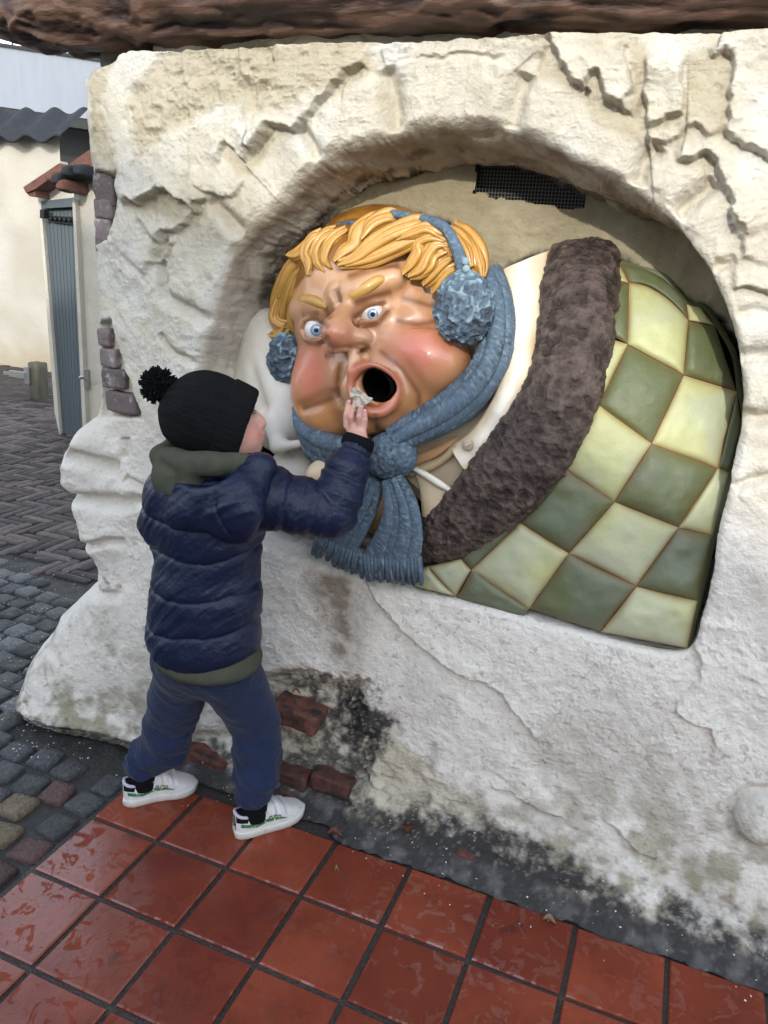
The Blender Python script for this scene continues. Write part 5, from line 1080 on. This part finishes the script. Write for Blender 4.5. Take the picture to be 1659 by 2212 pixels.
    mk = [(.060, .86), (.052, .95), (.066, 1.02), (.060, 1.10), (.048, 1.16)]; make('heel_mark', *sweep([pt(s, a, .0028) for s, a in mk], [.0010, .0016, .0018, .0012], .0010, n=20, seg=8, front=tuple(s_)), M_FLASH_Y, root)
    mk = [(.066, 1.02), (.085, 1.0), (.095, 1.04)]; make('heel_mark', *sweep([pt(s, a, .0028) for s, a in mk], [.0014, .0010, .0008], .0010, n=12, seg=8, front=tuple(s_)), M_FLASH_Y, root)
def thing_part(name, parent):
    o = bpy.data.objects.new(name, None); o.empty_display_size = .05; put(o, parent); o.location = -world_origin(parent); return o
M_FLASH = mat('green_print', (.015, .17, .085), .45, dark=(95, .56, .60, (.62, .60, .06)))
M_FLASH_Y = mat('yellow_green', (.50, .50, .08), .6)
M_LILAC = mat('lilac_lining', (.50, .47, .58), .8)
shoe((.040, .080), (.182, .228), -1); shoe((.387, .106), (.508, .275), 1)

# tissue paper pushed into the mouth
tp = [[(757, 842), (770, 834), (790, 852), (806, 862)], [(753, 850), (768, 850), (788, 866), (802, 868)], [(762, 862), (772, 866), (784, 872), (790, 872)], [(766, 872), (771, 880), (780, 884), (785, 884)], [(768, 882), (770, 890), (774, 894), (778, 892)]]
c_ = np.array([[A(x, y, .337 - .008 * ((i + j) % 2) - .003 * i) for j, (x, y) in enumerate(r_)] for i, r_ in enumerate(tp)])
n_ = 30; gi = np.linspace(0, 4, n_); gj = np.linspace(0, 3, n_); rowsP = np.array([[np.array([np.interp(b_, range(4), [np.interp(a_, range(5), c_[:, k, m]) for k in range(4)]) for m in range(3)]) for b_ in gj] for a_ in gi]).reshape(-1, 3)
cr_n = ridged(rowsP * 70, 3, seed=141); rowsP[:, 1] -= .010 * cr_n; rowsP += .004 * np.stack([fbm(rowsP * 60, 2, seed=142), 0 * cr_n, fbm(rowsP * 60, 2, seed=143)], 1)
bk2 = rowsP + np.array([0, .0012, 0]); f1 = grid_faces(n_, n_)
tis = make('paper_tissue', np.vstack([rowsP, bk2]), np.vstack([f1, f1[:, ::-1] + n_ * n_]), mat('tissue', (.52, .46, .39), .8, var=.12, var_scale=60), None, smooth=False)
tag(tis, 'crumpled pale paper tissue pushed over the lower lip of the statue', 'paper')

# ------------------------------------------------------------------ paving to the left: granite setts and herringbone brick
def piece_mesh(name, w, d, h, m, seed, ins=None):
    rg_ = np.random.default_rng(seed); V = []; nq = 8
    a = np.linspace(0, 2 * np.pi, nq, endpoint=False) + np.pi / 8
    ox = np.sign(np.cos(a)) * np.abs(np.cos(a)) ** .25; oy = np.sign(np.sin(a)) * np.abs(np.sin(a)) ** .25; j = 1 + rg_.uniform(-.07, .07, nq) * min(w, d) / max(w, d)
    ins = ins or .10 * min(w, d) / 2
    for e_, z in ((0, -h), (0, -.008), (ins, -.001), (.45 * min(w, d) / 2, .0015)): V += [(ox[i] * (w / 2 * j[i] - e_), oy[i] * (d / 2 * j[i] - e_), z + rg_.uniform(-.0015, .0015)) for i in range(nq)]
    V.append((0, 0, .003)); F = []
    for k in range(3): F += [(k * nq + i, k * nq + (i + 1) % nq, (k + 1) * nq + (i + 1) % nq, (k + 1) * nq + i) for i in range(nq)]
    F += [(3 * nq + i, 3 * nq + (i + 1) % nq, 4 * nq) for i in range(nq)]
    me = bpy.data.meshes.new(name); me.from_pydata(V, [], F); me.update(); me.polygons.foreach_set('use_smooth', [True] * len(F)); me.materials.append(m); return me
def in_view(P, mx=120):
    c = CAM_R @ (np.asarray(P) - CAM_C)
    if c[2] < .2: return False
    q_ = pj(P); return -mx < q_[0] < 1659 + mx and 0 < q_[1] < 2212 + mx
M_GRAN = [mat('granite_sett_' + n_, c_, .50, bumps=((45, .010), (180, .004)), var=.45, var_scale=70, rnd=.35, rough_var=.2) for n_, c_ in (('grey', (.105, .112, .122)), ('dark', (.060, .064, .072)), ('red', (.082, .040, .038)), ('ochre', (.13, .098, .062)))]
setts = make('sett_paving', [(-3.2, -1.4, -.012), (-.012, -1.4, -.012), (-.012, 1.6, -.012), (-3.2, 1.6, -.012)], [(0, 1, 2, 3)], M_EARTH, smooth=False); tag(setts, 'dark sandy joints of the granite sett paving', kind='structure')
SM = [[piece_mesh('sett', .092, .090, .05, m, 10 * k + s) for s in range(4)] for k, m in enumerate(M_GRAN)]
count = 0
for iy in range(-12, 17):
    off = .5 * (iy % 2)
    for ix in range(0, 26):
        x = -.060 - (ix + off * (ix > 0)) * .1; y = iy * .098 + .04
        if x > -.47 and y > .235: continue
        P = np.array([x + random.uniform(-.008, .008), y + random.uniform(-.008, .008), 0])
        if P[1] > 1.18 - .25 * (P[0] + 1.5): continue
        if not in_view(P, 60) or count >= 298: continue
        k = random.choices((0, 1, 2, 3), (5, 4, .4, .4) if ix > 1 else (1.2, 1, 3, 2.4))[0]
        o = bpy.data.objects.new('sett', random.choice(SM[k])); put(o, setts); o.location = (*P[:2], random.uniform(-.004, .004)); s_ = random.uniform(.92, 1.08); o.scale = (s_, random.uniform(.88, 1.06), 1); o.rotation_euler = (random.uniform(-.05, .05), random.uniform(-.05, .05), random.uniform(-.14, .14) + random.choice((0, math.pi / 2, math.pi))); count += 1
M_CLINK = mat('clinker_brick', (.070, .052, .050), .55, bumps=((60, .005),), var=.35, var_scale=30, rnd=.6, rough_var=.15)
bpav = make('brick_paving', [(-12, 1.0, -.016), (-1.1, 1.0, -.016), (-1.1, 8, -.016), (-12, 8, -.016)], [(0, 1, 2, 3)], M_EARTH, smooth=False); tag(bpav, 'dark joints of the herringbone brick paving', kind='structure')
BW = .053; BM = [piece_mesh('brick', .205, .047, .05, M_CLINK, 60 + s) for s in range(4)]
cand = []
for i in range(-230, -20):
    for j in range(18, 125):
        m_ = (i - j) % 8
        if m_ == 0: c = ((i + 2) * BW, (j + .5) * BW, 0.)
        elif m_ == 7: c = ((i + .5) * BW, (j + 2) * BW, math.pi / 2)
        else: continue
        if c[1] < 1.28 - .25 * (c[0] + 1.5) or c[1] > 5.9: continue
        q_ = pj(np.array([c[0], c[1], 0]))
        if not (-30 < q_[0] < 215 and 760 < q_[1] < 1400): continue
        cand.append((np.hypot(c[0] - CAM_C[0], c[1] - CAM_C[1]), c))
cand.sort(key=lambda t: t[0]); rest = []
for k, (_, c) in enumerate(cand):
    if k < 296:
        o = bpy.data.objects.new('brick', random.choice(BM)); put(o, bpav); o.location = (c[0] + random.uniform(-.002, .002), c[1] + random.uniform(-.002, .002), random.uniform(-.003, .003)); o.rotation_euler = (random.uniform(-.02, .02), random.uniform(-.02, .02), c[2] + random.uniform(-.02, .02))
    else:
        me = random.choice(BM); v = np.zeros(len(me.vertices) * 3); me.vertices.foreach_get('co', v); v = v.reshape(-1, 3); ca_, sa_ = math.cos(c[2]), math.sin(c[2])
        rest.append((np.stack([v[:, 0] * ca_ - v[:, 1] * sa_ + c[0], v[:, 0] * sa_ + v[:, 1] * ca_ + c[1], v[:, 2] + random.uniform(-.003, .003)], 1), [tuple(p.vertices) for p in me.polygons]))
if rest:
    V, F = merge(rest); o = make('far_bricks', V, F, M_CLINK, bpav); o['kind'] = 'stuff'
# white flakes of paper and plaster lying about
fl = []
for i in range(520):
    if i < 430: p = gz(random.uniform(-10, 200), random.uniform(1190, 1640), .004)
    else: p = np.array([random.uniform(-.1, 1.7), random.gauss(.235, .05), .012])
    if i >= 430: p[2] = np.interp(p[1], FOOT_Y, FOOT_Z) + .012 if p[1] > .205 else .003
    s_ = random.uniform(.0012, .0040); a_ = random.uniform(0, 6.28); c_, n_ = math.cos(a_) * s_, math.sin(a_) * s_; k_ = random.uniform(.3, 1)
    fl.append((np.array([p + [c_, n_, 0], p + [-n_ * k_, c_ * k_, .001], p + [-c_, -n_, 0], p + [n_ * k_, -c_ * k_, .001], p + [0, 0, .0012]]), [(0, 1, 4), (1, 2, 4), (2, 3, 4), (3, 0, 4)]))
V, F = merge(fl); o = make('paper_flakes', V, F, mat('white_flake', (.72, .71, .68), .8), None, smooth=False); tag(o, 'tiny white paper flakes scattered over the cobbles and wall foot', 'litter', kind='stuff')
def leaf(p, ln, rz, colr, label, nm='fallen_leaf', cat='leaf'):
    n_ = 12; V = []; F = []
    for i in range(n_):
        t = i / (n_ - 1); w_ = ln * .30 * math.sin(math.pi * min(1, t * 1.02 + .02)) ** .8
        for k in (-1, -.5, 0, .5, 1): V.append((t * ln - ln / 2, k * w_, .006 * abs(k) + .010 * math.sin(t * 4.0) + .002))
    F = grid_faces(n_, 5); V = np.array(V); ca_, sa_ = math.cos(rz), math.sin(rz); V = np.stack([V[:, 0] * ca_ - V[:, 1] * sa_, V[:, 0] * sa_ + V[:, 1] * ca_, V[:, 2]], 1) + p
    V2 = V + [0, 0, -.0008]; o = make(nm, np.vstack([V, V2]), np.vstack([F, F[:, ::-1] + len(V)]), mat('leaf', colr, .6, var=.3, var_scale=80), None); return tag(o, label, cat)
def near_wall(px, py, z): return gz(px, py, z)
leaf(near_wall(724, 1805, .022), .042, .4, (.11, .030, .014), 'curled red-brown leaf on the dark kerb near the toe of the shoe')
leaf(near_wall(880, 1790, .045), .05, 2.0, (.07, .018, .012), 'dark wet red leaf stuck to the sooty wall foot')
leaf(at(640, 1497, .37), .026, .9, (.20, .075, .025), 'small orange-brown leaf on the ledge above the exposed brick')
leaf(gz(1187, 1993, .004), .034, .2, (.20, .12, .06), 'tan leaf lying on a red tile beside the kerb')
leaf(gz(728, 1882, .004), .012, 1.0, (.22, .28, .06), 'tiny green leaf scrap on a wet red tile')

# ------------------------------------------------------------------ buildings seen past the corner
M_LIME = mat('whitewash', (.52, .49, .42), .9, bumps=((14, .010), (90, .003)), var=.07, var_scale=5)
M_PANT = mat('dark_pantile', (.026, .029, .036), .8, spec=.25, bumps=((50, .003),), var=.2, var_scale=20, dark=(9, .66, .70, (.30, .27, .05)))
M_CLAY = mat('old_clay_tile', (.135, .058, .040), .8, bumps=((60, .004),), var=.35, var_scale=20, dark=(20, .58, .70, (.03, .03, .025)))
M_DOOR = mat('grey_blue_boards', (.078, .098, .110), .6, bumps=((40, .001),), var=.10, var_scale=12, stretch=(1, 1, .2), dark=(60, .72, .76, (.3, .32, .33)))
M_IRON = mat('black_iron', (.015, .015, .017), .5, metal=.3)
M_ZINC = mat('galvanised_steel', (.42, .43, .44), .35, metal=.8)
M_WOOD = mat('green_post', (.085, .080, .055), .85, bumps=((40, .003),), var=.3, var_scale=20, stretch=(1, 1, .2))
M_PANEL = mat('pale_panel', (.20, .225, .265), .55, bumps=((30, .002),), var=.07, var_scale=9, stretch=(1, 1, .2))
M_SHADE = mat('shade_black', (.022, .023, .024), .8)  # near-black colour standing for shade in the recess under the fascia
def slab(name, pts, Y, th, m, parent, smooth=False):
    f_ = np.array([at(x, y, Y) for x, y in pts]); n_ = len(f_); V = np.vstack([f_, f_ + [0, th, 0]]); F = [tuple(range(n_))[::-1], tuple(range(n_, 2 * n_))] + [(i, (i + 1) % n_, n_ + (i + 1) % n_, n_ + i) for i in range(n_)]
    return make(name, V, F, m, parent, smooth=smooth)
YH = 5.96
house = thing('whitewashed_house', (-7.5, YH, 0), 'whitewashed house with dark pantile eaves and mossy tile edge', 'house')
xr = at(134, 420, YH)[0]
nxx, nzz = 70, 60; gx_, gz2 = np.meshgrid(np.linspace(-11, xr, nxx), np.linspace(-.02, 2.62, nzz), indexing='ij'); pw_ = np.stack([gx_.ravel(), np.full(gx_.size, YH), gz2.ravel()], 1); pw_[:, 1] -= .03 * fbm(pw_ * 2, 3, seed=151) + .03 * sstep(.3, 0, pw_[:, 2])
wc = mixc(np.tile(np.array([.40, .37, .305]), (len(pw_), 1)), np.array([.46, .435, .385]), sstep(-.3, .3, fbm(pw_ * 1.5, 3, seed=152))); wc = mixc(wc, np.array([.32, .27, .17]), sstep(.45, .05, pw_[:, 2] + .15 * fbm(pw_ * 6, 3, seed=153)) * .7)
M_LIMEC = mat('whitewash_worn', None, .9, bumps=((14, .010), (90, .003)))
make('wall', pw_, grid_faces(nxx, nzz)[:, ::-1].copy(), M_LIMEC, house, wc)
V, F = box_vf(((xr - 11) / 2, YH + 1.06, 1.29), (11 + xr - 1.8, 2.0, 2.6)); V[:, 0] -= .9; make('wall_body', V, F, M_LIME, house, smooth=False)
for k in range(9):      # scalloped eaves tiles
    x1 = at(131, 300, YH - .2)[0] - k * .42; n_ = 26; u_ = np.linspace(0, 1, n_); rows = []
    for yy, zz_ in ((YH - .20, 2.55), (YH - .20, 2.58), (YH + .05, 2.76), (YH + .25, 2.92)):
        rows.append(np.stack([x1 - .42 * u_, np.full(n_, yy), zz_ + .035 * np.sin(u_ * 2 * np.pi + .6) - .0 * u_], 1))
    rows.insert(0, rows[0] + [0, .03, 0]); V = np.vstack(rows); make('roof_tile', V, grid_faces(5, n_), M_PANT, house)
hall = thing('flat_roofed_hall', (-7.5, 8.2, 0), 'long low hall with pale blue-white fascia above dark recessed wall', 'building')
YP = 8.2
slab('fascia', [(-250, 60), (230, 133), (230, 262), (-250, 195)], YP, .12, M_PANEL, hall); slab('coping', [(-250, 54), (230, 127), (230, 134), (-250, 61)], YP - .04, .25, M_IRON, hall)
slab('soffit', [(-250, 196), (230, 263), (230, 285), (-250, 216)], YP + .02, .5, M_SHADE, hall)
slab('recessed_wall', [(-250, 200), (260, 280), (300, 640), (-250, 700)], YP + .9, .2, M_SHADE, hall)
gate = thing('garden_gate_wall', tuple(gz(120, 930)), 'narrow white garden wall with sloping red tile coping over a grey plank door', 'wall')
YG = 3.45
slab('wall', [(80, 402), (136, 372), (170, 372), (170, 432), (88, 434), (131, 950), (118, 892)], YG, .28, M_LIME, gate)
slab('coping_tile', [(50, 404), (128, 352), (138, 358), (134, 366), (76, 408), (56, 416)], YG - .16, .4, M_CLAY, gate); slab('coping_tile', [(54, 412), (74, 404), (77, 425), (64, 424)], YG - .14, .3, M_CLAY, gate)
door = slab('door', [(97, 452), (170, 445), (196, 1010), (140, 1010)], YG + .06, .04, M_DOOR, gate)
for k in range(8):
    t0, t1_ = k / 8, (k + .9) / 8; xt0, xt1 = 97 + 66 * t0, 97 + 66 * t1_; xb0, xb1 = 140 + 42 * t0, 140 + 42 * t1_
    slab('plank', [(xt0, 452), (xt1, 452 - 1), (xb1, 1010), (xb0, 1010)], YG + .03, .04, M_DOOR, door)
slab('lintel', [(89, 434), (160, 426), (160, 446), (90, 450)], YG - .02, .08, M_DOOR, gate)
hg = slab('strap_hinge', [(111, 466), (162, 468), (162, 486), (113, 480)], YG + .005, .02, M_IRON, door)
for k in range(5):
    vv, ff_ = round_box((.030, .03, .030), 5, .9); make('bolt', vv + at(110 + k * 10, 472 + k * .8, YG - .005), ff_, M_IRON, door)
slab('hinge_pin', [(86, 452), (95, 452), (95, 471), (86, 471)], YG - .06, .05, M_IRON, gate)
pier = thing('white_gate_pier', tuple(gz(185, 930)), 'white rendered gate pier with broken red tile coping beside the rock wall', 'pier')
YR = 2.75
slab('wall', [(159, 405), (214, 392), (246, 960), (184, 960)], YR, .3, M_LIME, pier); slab('wall_reveal', [(156, 430), (162, 430), (188, 960), (180, 960)], YR - .04, .3, M_LIME, pier)
slab('coping_tile', [(124, 372), (200, 318), (214, 330), (214, 352), (150, 384), (136, 388)], YR - .12, .35, M_CLAY, pier)
for k, (x, y) in enumerate(((138, 386), (150, 392), (172, 374), (196, 372), (160, 404))):
    vv, ff_ = round_box((.085, .26, .075), 8, .6, amp=.01, seed=k + 50, scale=20); make('tile_end', vv + at(x, y, YR - .08), ff_, M_CLAY if k in (0, 4) else M_PANT, pier)
ltc = sweep([at(173, 816, YR - .12), at(180, 814, YR - .12), at(186, 820, YR - .06)], .012, .010, n=12, seg=10); make('latch', *ltc, M_ZINC, pier)
V, F = box_vf(at(188, 818, YR - .02), (.02, .03, .12)); make('latch_plate', V, F, M_ZINC, pier, smooth=False)
pb = gz(86, 860); post = thing('wooden_post', tuple(pb), 'short square wooden post with steel latch by the garden gate', 'post')
ph = at(85, 782, pb[1])[2]
vv, ff_ = round_box((.13, .13, ph + .05), 6, .12, amp=.004, seed=60); make('shaft', vv + np.array([pb[0], pb[1], ph / 2 - .025]), ff_, M_WOOD, post)
V, F = box_vf((pb[0] - .055, pb[1] - .085, ph - .13), (.06, .02, .16)); make('latch_plate', V, F, M_ZINC, post, smooth=False)
V, F = box_vf((pb[0] - .16, pb[1] - .10, ph - .13), (.20, .035, .06)); make('latch_bar', V, F, M_ZINC, post, smooth=False)
V, F = box_vf((pb[0] - .29, pb[1] - .10, ph - .135), (.10, .02, .03)); make('latch_tongue', V, F, M_ZINC, post, smooth=False)
# bare winter trees behind the hall
M_BARK = mat('winter_bark', (.10, .085, .075), .9)
def bare_tree(x, y, h, seed, label):
    rg_ = random.Random(seed); parts = []; t = thing('bare_tree', (x, y, 0), label, 'tree', 'leafless trees behind the hall')
    def br(p, d, ln, r_, dep):
        e = p + d * ln; parts.append(sweep([p, (p + e) / 2 + Vector((rg_.uniform(-1, 1), 0, rg_.uniform(-1, 1))) * ln * .06, e], [r_, r_ * .6], [r_, r_ * .6], n=4, seg=5, front=(.02, -1, .01)))
        if dep == 0: return
        for _ in range(3 if dep > 1 else 4):
            nd = (d + Vector((rg_.uniform(-.8, .8), rg_.uniform(-.5, .5), rg_.uniform(-.25, .5)))).normalized(); br(e, nd, ln * rg_.uniform(.6, .82), r_ * .6, dep - 1)
    V, F = sweep([(x, y, 0), (x + .1, y, h * .25), (x, y, h * .5)], [.16, .10], [.16, .10], n=8, seg=8); make('trunk', V, F, M_BARK, t)
    for _ in range(4): br(Vector((x, y, h * rg_.uniform(.36, .5))), Vector((rg_.uniform(-.7, .7), rg_.uniform(-.4, .4), 1)).normalized(), h * .17, .055, 4)
    V, F = merge([(v, f) for v, f in parts]); make('crown', V, F, M_BARK, t)
for k, (px, yy, h_) in enumerate(((-30, 15., 9.6), (40, 17., 10.6), (110, 15.5, 9.4), (165, 18., 10.8))):
    p = at(px, 100, yy); bare_tree(p[0], yy, h_, k + 3, ['slim leafless tree with low forks above the fascia end', 'tall leafless tree with dense upright twigs above the fascia', 'short leafless tree with spreading twigs behind the fascia', 'farthest leafless tree, its twigs meeting the beam end'][k])
# unseen house added behind the viewer, its gable shaped to shade the lower wall
opp = thing('shading_gable_house', (0, -9, 0), 'unseen house with tiled gable, added behind the viewer to shade the lower wall', 'house')
gp = [(-8.0, 0), (5.0, 0), (5.0, 2.68), (-.6, 5.24), (-8.0, 2.2)]
V = np.array([(x, -7.0, z) for x, z in gp] + [(x, -12.0, z) for x, z in gp]); F = [(0, 1, 2, 3, 4)[::-1], (5, 6, 7, 8, 9)] + [(i, (i + 1) % 5, 5 + (i + 1) % 5, 5 + i) for i in range(5)]
make('wall', V, F, mat('shading_house_render', (.68, .65, .60), .9, var=.1), opp, smooth=False)
for (a_, b_) in (((5.3, 2.54), (-.6, 5.24)), ((-.6, 5.24), (-8.3, 2.08))):
    V = np.array([(a_[0], -6.8, a_[1]), (b_[0], -6.8, b_[1]), (b_[0], -12.2, b_[1]), (a_[0], -12.2, a_[1])]); V = np.vstack([V + [0, 0, .02], V + [0, 0, .10]]); make('roof', V, [(0, 1, 2, 3), (7, 6, 5, 4), (0, 4, 5, 1), (1, 5, 6, 2), (2, 6, 7, 3), (3, 7, 4, 0)], M_CLAY, opp, smooth=False)
for xw in (-4, 0, 3):
    V, F = box_vf((xw, -6.99, 1.6), (.9, .06, 1.2)); wdw = make('window', V, F, mat('shading_house_frame', (.7, .7, .68), .5), opp, smooth=False); V, F = box_vf((xw, -6.955, 1.6), (.78, .02, 1.08)); make('pane', V, F, mat('shading_house_glass', (.02, .025, .03), .08), wdw, smooth=False)  # window and pane of the added unseen house

for nm_, x0_, x1_, y_f, hh, lab in (('low_sky_blocker', 6.2, 18.0, -8.5, 3.3, 'unseen low block with pale walls, added behind the viewer to cut horizon light'), ('long_sky_blocker', -26.0, -9.0, -8.0, 4.2, 'unseen long pale block, added behind the viewer to cut horizon light')):
    b_ = thing(nm_, ((x0_ + x1_) / 2, y_f - 2, 0), lab, 'building'); V, F = box_vf(((x0_ + x1_) / 2, y_f - 2, hh / 2), (x1_ - x0_, 4, hh)); make('wall', V, F, mat('render_' + nm_, (.42, .39, .34), .9, var=.1), b_, smooth=False)  # unseen blocks added to cut horizon light and darken the soffit
    V, F = box_vf(((x0_ + x1_) / 2, y_f - 2, hh + .08), (x1_ - x0_ + .5, 4.5, .16)); make('roof', V, F, M_PANT, b_, smooth=False)
    for k in range(4):
        V, F = box_vf((x0_ + (k + .5) * (x1_ - x0_) / 4, y_f + .01, 1.5), (1.0, .06, 1.3)); w_ = make('window', V, F, M_SHADE, b_, smooth=False); V, F = box_vf((x0_ + (k + .5) * (x1_ - x0_) / 4, y_f + .05, 1.5), (.86, .02, 1.16)); make('pane', V, F, M_IRON, w_, smooth=False)  # windows and panes of the added unseen blocks
